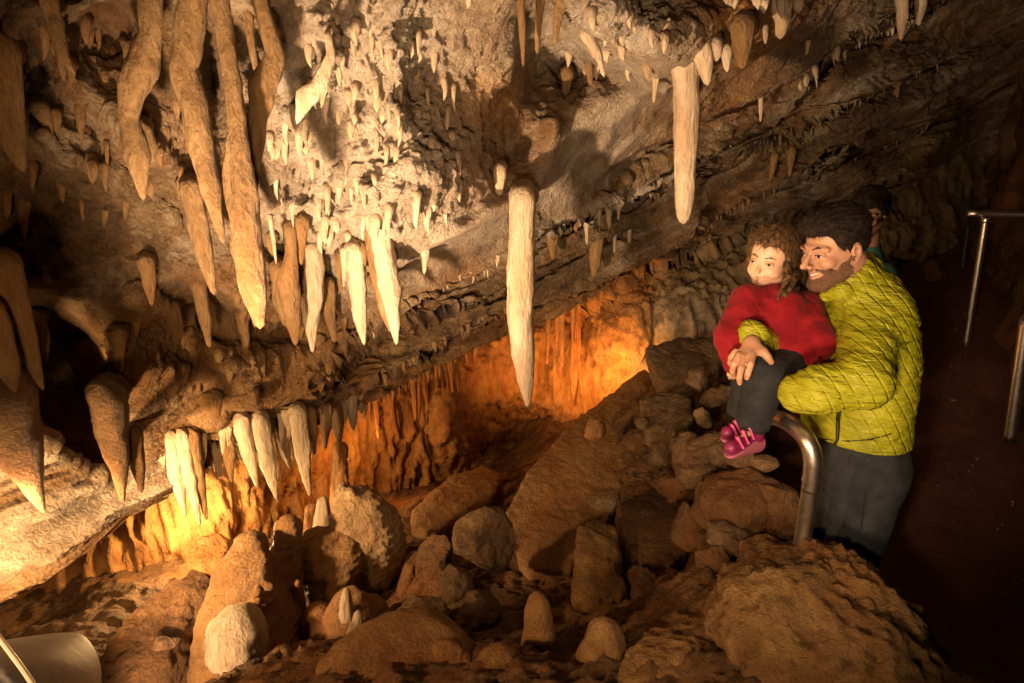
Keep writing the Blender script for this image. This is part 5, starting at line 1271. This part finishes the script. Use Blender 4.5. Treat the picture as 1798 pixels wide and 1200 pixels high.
    # jeans
    def jeans(p):
        t = ell(p, hip, (.138, .182, .16))
        for k, a, sd in ((kneeL, ankL, -1), (kneeR, ankR, 1)):
            t = smin(t, chain(p, [hip + (0, sd * .09, -.02), k, a + (0, 0, .02)], [.098, .072, .060], .03), .03)
        t = t - .004 * fbm(p * np.array([14, 14, 30], np.float32), 3, ridged=True)
        t = smax(t, p[:, 2] - (P(1500, 770, 1.88)[2]), .004)
        return smax(t, (z0 + .07) - p[:, 2], .004)
    V, F_ = mesh_sdf(jeans, base + (-.3, -.35, .0), base + (.35, .40, 1.05), .008)
    jn = mk('jeans', V - base, F_, M['jeans'], root)
    strip('pocket_seam', [on(x, y, .004, jeans) for x, y in [(1490, 806), (1494, 840), (1486, 878)]], [.0016] * 3, M['seam'], jn, base)
    strip('side_seam', [on(x, y, .003, jeans) for x, y in [(1526, 804), (1520, 860), (1512, 930)]], [.0022] * 3, M['seam'], jn, base)
    for a in (ankL, ankR):
        def shoe(p, a=a):
            t = smin(ell(p, a + (-.07, -.01, -.035), (.15, .052, .055)), ell(p, a + (.01, 0, .0), (.055, .045, .06)), .03)
            return smax(t, (z0 + .002) - p[:, 2], .004)
        V, F_ = mesh_sdf(shoe, a + (-.26, -.1, -.09), a + (.12, .1, .09), .006)
        mk('shoe', V - base, F_, M['darkshoe'], root)
    # hair: short sides, swept-back top
    def hair(p):
        hd, q = head_world(p, hc, R, s)
        hd = hd / s
        x, y, z = q[:, 0], q[:, 1], q[:, 2]
        thick = .005 + .015 * sstep(.03, .10, z) + .014 * sstep(.02, .09, x) * sstep(.05, .10, z)
        st = fbm(q * np.array([14, 60, 60], np.float32), 3) * .007 * sstep(.02, .1, z) + fbm(q * np.array([35, 120, 120], np.float32), 2, ridged=True) * .0035
        sh = ell(q, (-.012, 0, .038), (.097, .075, .086)) - thick - st
        # hairline
        line = .066 + .010 * fbm(q * np.array([8, 40, 8], np.float32), 2) - 1.35 * np.maximum(0, .068 - x) * sstep(.0, .03, .070 - x)
        line = np.where(x < .052, np.minimum(line, .052 - (.052 - x) * .9), line)
        line = np.where(x < .022, np.where(x > -.030, .022 - sstep(.022, .0, x) * .030, -.045 - .15 * (-.03 - x)), line)
        d = smax(sh, (line - z) * .8, .006)
        return d * s
    lo = hc - .16 * s; hi = hc + .16 * s
    V, F_ = mesh_sdf(hair, lo, hi, .0032)
    hr = mk('hair', V - base, F_, M['hair'], root)
    strands('loose_hair', hr, 5000, .020, .0005, M['hair'], -R[0] * 1.0 + np.array([0, 0, .1]), .35, 3, root)
    def beard(p):
        hd, q = head_world(p, hc, R, s); x, y, z = q[:, 0], np.abs(q[:, 1]), q[:, 2]
        st = fbm(q * 90, 2) * .0022
        # region: cheeks under a line from sideburn to mouth corner, chin and moustache
        x = x + fbm(q * 40, 2) * .010; z = z + fbm(q * 45 + 5, 2) * .010
        up = np.where(x < .045, -.012 - (x - .0) * .75, np.where(x < .070, -.046 + (x - .045) * .3, -.038))
        reg = smax(z - up, -.002 - x, .004)
        reg = smax(reg, -.118 - z, .004)
        mouth = ell(q, (.092, 0, -.058), (.034, .036, .0150))
        d = smax(hd / s - .0026 - st, reg, .003)
        d = smax(d, -mouth, .002)
        return d * s
    V, F_ = mesh_sdf(beard, lo, hi, .0030)
    bd = mk('beard', V - base, F_, M['beard'], root)
    strands('whiskers', bd, 5000, .006, .00035, M['beard'], -R[2] - R[0] * .2, .6, 4, root)
    adorn_head(root, base, hc, R, s)
    return root
man()

# ================================================================== the child
def child():
    hc = P(1353, 456, 2.02); R = frame((-.71, -.70, -.10), roll=-5); s = .80
    base = P(1370, 800, 2.0)
    root = person_root('small child in a red knitted sweater carried on the bearded man\'s arm', base)
    chest = P(1362, 555, 2.0); belly = P(1385, 610, 2.01); hip = P(1392, 640, 1.99)
    shR = P(1312, 528, 1.98); elR = P(1283, 592, 1.94); haR = P(1290, 640, 1.93)
    shL = P(1412, 540, 2.02); elL = P(1436, 600, 1.93); haL = P(1408, 660, 1.96)
    k1 = P(1346, 657, 1.90); a1 = P(1324, 738, 1.90); k2 = P(1322, 652, 1.97); a2 = P(1304, 728, 1.99)
    t1 = P(1284, 786, 1.84); t2 = P(1278, 760, 1.94)
    def body(p):
        d, q = head_world(p, hc, R, s, True)
        d = smin(d, cap(p, H(hc, R, s, -.03, 0, -.05), P(1362, 520, 2.02), .036, .036), .02)
        d = smin(d, smin(ell(p, chest, (.07, .07, .09)), ell(p, belly, (.07, .07, .08)), .05), .03)
        d = smin(d, ell(p, hip, (.07, .08, .06)), .04)
        for a, b, c in ((shR, elR, haR), (shL, elL, haL)):
            d = smin(d, chain(p, [a, b, c], [.030, .024, .018], .01), .015)
            fi = [[np.array(c), np.array(c) + (-.004 + .011 * (k - 1.5), -.012, -.028), np.array(c) + (.006 + .012 * (k - 1.5), -.004, -.045)] for k in range(4)]
            d = smin(d, hand(p, c, [np.array(c) + (.010 * (k - 1.5), -.006, -.020) for k in range(4)], fi, [np.array(c), np.array(c) + (.022, -.012, -.01), np.array(c) + (.03, -.014, -.024)], .012, .0055), .006)
        for k, a, t in ((k1, a1, t1), (k2, a2, t2)):
            d = smin(d, chain(p, [hip, k, a], [.05, .035, .022], .02), .02); d = smin(d, cap(p, a + (0, 0, -.035), t, .014, .010), .01)
        return d
    V, F_ = mesh_sdf(body, base + (-.28, -.35, -.02), (base[0] + .20, base[1] + .25, 1.92), .0038)
    mk('body', V - base, F_, M['skin_child'], root)
    def sweater(p):
        t = ell(p, chest, (.098, .088, .098)); t = smin(t, ell(p, belly, (.088, .09, .085)), .05)
        t = smin(t, cap(p, P(1354, 532, 2.01), P(1352, 524, 2.0), .046, .036), .03)
        t = smin(t, chain(p, [shR, elR, haR], [.050, .044, .034], .025), .025)
        t = smin(t, chain(p, [shL, elL, P(1424, 632, 1.93)], [.052, .046, .038], .025), .025)
        t = t - .006 * fbm(p * np.array([16, 16, 22], np.float32), 3, ridged=True) - .001 * fbm(p * 120, 2)
        t = smax(t, -cap(p, P(1352, 520, 2.02), P(1345, 470, 2.0), .030, .036), .005)
        return t
    V, F_ = mesh_sdf(sweater, base + (-.30, -.30, .15), (base[0] + .22, base[1] + .25, 1.72), .0042)
    mk('sweater', V - base, F_, M['knit'], root)
    def trousers(p):
        t = ell(p, hip, (.075, .085, .065))
        for k, a in ((k1, a1), (k2, a2)):
            t = smin(t, chain(p, [hip, k, a], [.062, .054, .048], .03), .025)
        t = t - .005 * fbm(p * np.array([22, 22, 34], np.float32), 3, ridged=True)
        cz = P(1322, 760, 1.88)
        return smax(t, (cz[2] - .28 * (p[:, 0] - cz[0])) - p[:, 2], .004)
    V, F_ = mesh_sdf(trousers, base + (-.28, -.32, .0), base + (.20, .22, .52), .0045)
    mk('trousers', V - base, F_, M['denim'], root)
    for a, t, nm in ((a1, t1, 0), (a2, t2, 1)):
        a = a + (0, 0, -.03)
        def shoe(p):
            q = smin(cap(p, a + (.01, 0, .0), a + (.0, 0, -.03), .026, .030), cap(p, a + (0, 0, -.035), t, .029, .021), .02)
            return q - .001 * fbm(p * 60, 2)
        A = np.minimum(a, t) - .06; B_ = np.maximum(a, t) + .06
        V, F_ = mesh_sdf(shoe, A, B_, .0036); so = mk('shoe', V - base, F_, M['shoe'], root)
        def sole(p):
            q = cap(p, a + (.012, 0, -.045), t + (0, 0, -.010), .031, .025)
            nrm = np.cross(t - a, (0, 1, 0)); nrm /= np.linalg.norm(nrm); nrm = nrm * np.sign(-nrm[2])
            return smax(q, -((p - (a + t) / 2) @ nrm - .018), .003)
        V, F_ = mesh_sdf(sole, A - .02, B_ + .02, .004)
        if len(F_): mk('sole', V - base, F_, M['sole'], so)
        for k in range(3):
            m = a + (t - a) * (.25 + .24 * k) + np.array([0, 0, -.005]); 
            pts = [m + (.004, .028, .012), m + (-.004, -.010, .036 - .006 * k), m + (.006, -.034, .004)]
            V, F_ = mesh_sdf(lambda p: chain(p, pts, [.0045] * 3, .01), np.min(pts, 0) - .01, np.max(pts, 0) + .01, .0025)
            mk('strap', V - base, F_, M['shoepink'], so)
    def hair(p):
        hd, q = head_world(p, hc, R, s, True); x, y, z = q[:, 0], q[:, 1], q[:, 2]
        th = .012 + .010 * sstep(.0, .1, z) + fbm(q * np.array([22, 40, 14], np.float32), 3) * .012
        sh = ell(q, (-.016, 0, .034), (.099, .079, .090)) - th
        line = .074 - np.maximum(0, .060 - x) * 1.2 + .012 * fbm(q * np.array([10, 30, 10], np.float32), 2)
        line = np.where(x < .03, line - sstep(.050, .018, x) * .10, line)
        d = smax(sh, (line - z) * .8, .006)
        d = smax(d, -ell(q, (.035, 0, -.085), (.085, .062, .065)), .006)
        # ringlets hanging on the side towards the man
        for k in range(5):
            yy = .074 + .006 * math.sin(k * 2.1); xx = -.045 + .020 * k
            pts = [(xx, yy, .0), (xx + .012 * math.sin(k), yy + .012, -.035), (xx - .010, yy + .006, -.065), (xx + .014, yy + .010, -.095 - .004 * k)]
            d = smin(d, chain(q, pts, [.014, .012, .010, .005], .01) - fbm(q * 60, 2) * .004, .006)
        for k in range(3):
            xx = -.03 + .02 * k
            pts = [(xx, -.078, .0), (xx + .01, -.086, -.03), (xx, -.080, -.055)]
            d = smin(d, chain(q, pts, [.012, .010, .005], .01), .006)
        return d * s
    V, F_ = mesh_sdf(hair, hc - .16, hc + .16, .0034)
    hr = mk('hair', V - base, F_, M['childhair'], root)
    strands('loose_hair', hr, 4500, .022, .0005, M['childhair'], -R[2] * .8 - R[0] * .4, .5, 5, root, curl=.5)
    adorn_head(root, base, hc, R, s, True)
    # bright curl over the sweater
    for j, pts in enumerate([[P(1392, 488, 1.93), P(1378, 497, 1.92), P(1372, 512, 1.91), P(1380, 520, 1.91), P(1386, 512, 1.915)],
                [P(1396, 492, 1.94), P(1386, 508, 1.92), P(1370, 515, 1.91), P(1366, 526, 1.91)], [P(1398, 480, 1.94), P(1385, 486, 1.92), P(1376, 492, 1.92)]]):
        A = np.array(pts); rs = [.007, .007, .0055, .004, .0025][:len(pts)]
        V, F_ = mesh_sdf(lambda p: chain(p, pts, rs, .008), A.min(0) - .012, A.max(0) + .012, .0026)
        mk('curl', V - base, F_, M['childhair'], root)
child()

# ================================================================== the person behind
def bystander():
    hc = P(1526, 374, 3.35); R = frame((-.70, -.70, -.35)); s = .98
    base = np.array([hc[0] + .07, hc[1] + .05, path_z(hc[1])]); base[2] = float(base[2])
    root = person_root('dark-haired person in a teal top standing on the path behind the bearded man', base)
    hz = hc[2] - base[2]
    c = base + (0, 0, hz * .68); hp = base + (0, 0, hz * .50)
    def body(p):
        d, q = head_world(p, hc, R, s)
        d = smin(d, cap(p, H(hc, R, s, -.03, 0, -.05), c + (0, 0, .14), .050, .05), .03)
        d = smin(d, smin(ell(p, c, (.10, .16, .17)), ell(p, hp, (.10, .14, .12)), .06), .04)
        for sg in (1, -1):
            d = smin(d, chain(p, [c + (0, sg * .17, .10), c + (.02, sg * .20, -.12), c + (-.06, sg * .19, -.30)], [.042, .035, .026], .02), .02)
            k = c + (-.06, sg * .19, -.30)
            fi = [[k, k + (-.02, .012 * (j - 1.5), -.05), k + (-.03, .014 * (j - 1.5), -.085 - .006 * (j % 2))] for j in range(4)]
            d = smin(d, hand(p, k, [k + (-.015, .01 * (j - 1.5), -.035) for j in range(4)], fi, [k, k + (-.03, -.01 * sg, -.02), k + (-.045, -.015 * sg, -.045)], .02), .01)
            d = smin(d, chain(p, [hp + (0, sg * .07, 0), base + (-.01, sg * .09, hz * .28), base + (0, sg * .10, .06)], [.07, .05, .035], .02), .03)
            d = smin(d, cap(p, base + (0, sg * .10, .04), base + (-.13, sg * .10, .03), .034, .028), .02)
        return d
    V, F_ = mesh_sdf(body, base + (-.35, -.36, -.02), base + (.35, .36, hz + .2), .008)
    mk('body', V - base, F_, M['skin'], root)
    def top(p):
        t = smin(ell(p, c, (.125, .185, .19)), ell(p, hp + (0, 0, .03), (.12, .165, .14)), .06)
        t = smin(t, cap(p, c + (0, 0, .12), c + (-.01, 0, .20), .075, .062), .03)
        for sg in (1, -1): t = smin(t, chain(p, [c + (0, sg * .17, .10), c + (.02, sg * .20, -.12), c + (-.05, sg * .19, -.27)], [.058, .050, .040], .02), .02)
        t = t - .006 * fbm(p * np.array([12, 12, 22], np.float32), 2, ridged=True)
        return smax(t, (hp[2] - .08) - p[:, 2], .005)
    V, F_ = mesh_sdf(top, base + (-.35, -.36, .2), base + (.35, .36, hz + .1), .009); mk('sweatshirt', V - base, F_, M['teal'], root)
    def tr(p):
        t = ell(p, hp, (.115, .155, .13))
        for sg in (1, -1): t = smin(t, chain(p, [hp + (0, sg * .07, 0), base + (-.01, sg * .09, hz * .28), base + (0, sg * .10, .07)], [.085, .065, .055], .02), .03)
        return smax(smax(t, p[:, 2] - (hp[2] + .06), .005), base[2] + .06 - p[:, 2], .005)
    V, F_ = mesh_sdf(tr, base + (-.3, -.32, 0), base + (.3, .32, hz * .75), .010); mk('trousers', V - base, F_, M['denim'], root)
    def hair(p):
        hd, q = head_world(p, hc, R, s); x, y, z = q[:, 0], q[:, 1], q[:, 2]
        sh = ell(q, (-.012, 0, .040), (.097, .075, .086)) - .022 - fbm(q * np.array([20, 30, 30], np.float32), 3) * .012
        line = .062 - np.maximum(0, .060 - x) * 1.3
        return smax(sh, (line - z) * .8, .006) * s
    V, F_ = mesh_sdf(hair, hc - .17, hc + .17, .006); hr = mk('hair', V - base, F_, M['hair'], root)
    strands('loose_hair', hr, 1800, .02, .0007, M['hair'], -R[2] * .8 - R[0] * .4, .4, 6, root)
    adorn_head(root, base, hc, R, s)
bystander()

# ------------------------------------------------------------------ handrails and lamp
def metal_mat():
    m, nt, b = new_mat('brushed_steel'); L = nt.links.new
    b.inputs['Base Color'].default_value = (.62, .56, .50, 1); b.inputs['Metallic'].default_value = 1.0
    geo = nn(nt, 'ShaderNodeNewGeometry'); n = nn(nt, 'ShaderNodeTexNoise', i_Scale=60.0, i_Detail=6.0); L(geo.outputs['Position'], n.inputs['Vector'])
    r = nn(nt, 'ShaderNodeMapRange'); L(n.outputs[0], r.inputs[0]); r.inputs[3].default_value = .25; r.inputs[4].default_value = .45; L(r.outputs[0], b.inputs['Roughness'])
    return m
M['steel'] = metal_mat()
def smooth_path(pts, n=60, ker=6):
    pts = np.asarray(pts, float); L_ = np.concatenate([[0], np.cumsum(np.linalg.norm(np.diff(pts, axis=0), axis=1))])
    s = np.linspace(0, L_[-1], n); C = np.stack([np.interp(s, L_, pts[:, k]) for k in range(3)], 1)
    w = np.hanning(2 * ker + 1); w /= w.sum(); Cp = np.pad(C, ((ker, ker), (0, 0)), mode='reflect', reflect_type='odd')
    return np.stack([np.convolve(Cp[:, k], w, 'valid') for k in range(3)], 1)
def pipe(name, C, r, parent, base, mat='steel', segs=24):
    C = np.asarray(C, float); T = np.gradient(C, axis=0); T /= np.linalg.norm(T, axis=1)[:, None]
    up = np.array([.13, .99, .05]); A = np.cross(T, up); A /= np.linalg.norm(A, axis=1)[:, None]; B = np.cross(T, A)
    th = np.linspace(0, 2 * math.pi, segs, endpoint=False)
    V = C[:, None] + (A[:, None] * np.cos(th)[None, :, None] + B[:, None] * np.sin(th)[None, :, None]) * r
    n = len(C); V = np.concatenate([V.reshape(-1, 3), C[:1], C[-1:]]); a = np.arange(segs); b = (a + 1) % segs; o = (n - 1) * segs
    return mk(name, V - base, [grid_faces(n, segs, True), np.stack([b, a, np.full(segs, len(V) - 2)], 1), np.stack([o + a, o + b, np.full(segs, len(V) - 1)], 1)], M[mat], parent)
def rail(label, parts, base, group='steel handrails'):
    r = bpy.data.objects.new('handrail', None); r.location = base; COL.objects.link(r); tag(r, label, 'handrail', group)
    for nm, C, rad in parts: pipe(nm, C, rad, r, np.asarray(base))
    return r
top = smooth_path([P(1330, 738, 2.35), P(1362, 733, 2.05), P(1385, 742, 1.86), P(1415, 765, 1.77), P(1430, 800, 1.76), P(1424, 860, 1.80)], 90, 9)
b0 = P(1397, 1025, 1.93)
post = smooth_path([P(1424.5, 850, 1.795), P(1412, 930, 1.86), b0], 20, 2)
rail('polished steel handrail bending down to the rock in front of the man', [('top_rail', top, .0255), ('post', post, .024), ('collar', smooth_path([P(1426, 838, 1.79), P(1424, 846, 1.795)], 4, 1), .0265)], b0)
c0 = P(1695, 610, 4.25); y0 = c0[1]
t0 = P(1731, 382, y0 / (FWD[1] + (CY - 382) / F * UPV[1]))
rail('thin far handrail with its post standing in the dark at the right', [('post', smooth_path([t0, c0], 20, 1), .022), ('top_rail', smooth_path([t0 + (-.09, .05, .02), t0 + (.05, .02, .02), t0 + (.9, -.25, .02)], 20, 2), .024),
     ('collar', smooth_path([t0 - (t0 - c0) * .04, t0], 4, 1), .028)], c0)
d0 = P(1772, 775, 2.6); u0 = P(1803, 560, d0[1] / (FWD[1] + (CY - 560) / F * UPV[1]))
rail('handrail post cut by the right border of the photo', [('post', smooth_path([u0, d0], 20, 1), .024), ('top_rail', smooth_path([u0, u0 + (.15, .02, .0), u0 + (.7, .05, .02)], 20, 2), .025)], d0)
# blue cable and small box on the far wall
cab = smooth_path([P(1700, 395, 4.6), P(1694, 440, 4.6), P(1690, 470, 4.6)], 20, 2)
o = pipe('cable', cab, .012, None, cab[-1], 'seam', 10); o.location = cab[-1]; tag(o, 'dark cable running down the far wall beside the far handrail', 'cable')

# lamp housing in the lower left corner
M['housing'] = plain('grey_lamp_housing', (.20, .20, .23), .55, bump=(30, .3, .003), var=.2)
M['flange'] = plain('pale_lamp_rim', (.75, .70, .62), .4)
def lamp_housing():
    base = P(20, 1260, 1.55)
    r = bpy.data.objects.new('floodlight', None); r.location = base; COL.objects.link(r)
    tag(r, 'grey out-of-focus lamp hood cut by the lower left corner', 'lamp')
    V, f = ico(5); V = V.copy(); 
    V[:, 2] = np.maximum(V[:, 2], -.35)
    V = (V * np.array([.155, .12, .15])) @ rot(0, 22, 15).T + (P(60, 1190, 1.6) - base)
    hp = [P(*q) for q in [(-80, 1140, 1.7), (10, 1112, 1.75), (62, 1108, 1.8), (104, 1165, 1.75), (95, 1260, 1.6), (60, 1260, 1.5), (-10, 1170, 1.5)]]
    hp = hp + [q + np.array([.02, .16, -.12]) for q in hp]
    bm = bmesh.new(); [bm.verts.new(q) for q in hp]; bmesh.ops.convex_hull(bm, input=bm.verts[:]); cen = np.mean(hp, 0); pl = []
    for f_ in bm.faces:
        n = np.array(f_.normal); c = np.array(f_.calc_center_median()); n = n if (c - cen) @ n > 0 else -n; pl.append((n.astype(np.float32), c @ n))
    bm.free()
    def hs(p):
        d = None
        for n, e in pl: t = p @ n - e; d = t if d is None else smax(d, t, .03)
        return d
    V, f = mesh_sdf(hs, np.min(hp, 0) - .05, np.max(hp, 0) + .05, .01)
    mk('hood', V - base, f, M['housing'], r)
    C = smooth_path([P(-60, 1060, 1.50), P(-8, 1112, 1.49), P(36, 1170, 1.48), P(84, 1240, 1.48)], 24, 2)
    pipe('rim', C, .006, r, base, 'flange', 12)
    return
    V2, f2 = ico(4); V2 = (V2 * np.array([.10, .08, .015])) @ rot(0, 48, 0).T + (P(-5, 1200, 1.50) - base); mk('reflector', V2, f2, M['flange'], r)
lamp_housing()

# grit on the path
def grit():
    r = np.random.default_rng(77); VV = []; FF = []; off = 0; V0, F0 = ico(1)
    for k in range(150):
        y = r.uniform(1.3, 5.0); x = float(path_edge(np.array([y]))[0]) + r.uniform(.05, 1.3); s = r.uniform(.002, .007)
        V = V0 * s * r.uniform(.6, 1.3, 3) + np.array([x, y, float(path_z(y)) + s * .4]); VV.append(V); FF.append(F0 + off); off += len(V)
    M['chips'] = plain('pale_chips', (.30, .20, .13), .8)
    tag(mk('grit', np.concatenate(VV), np.concatenate(FF), M['chips'], smooth=False), 'pale chips of stone scattered over the dark path', kind='stuff')
grit()
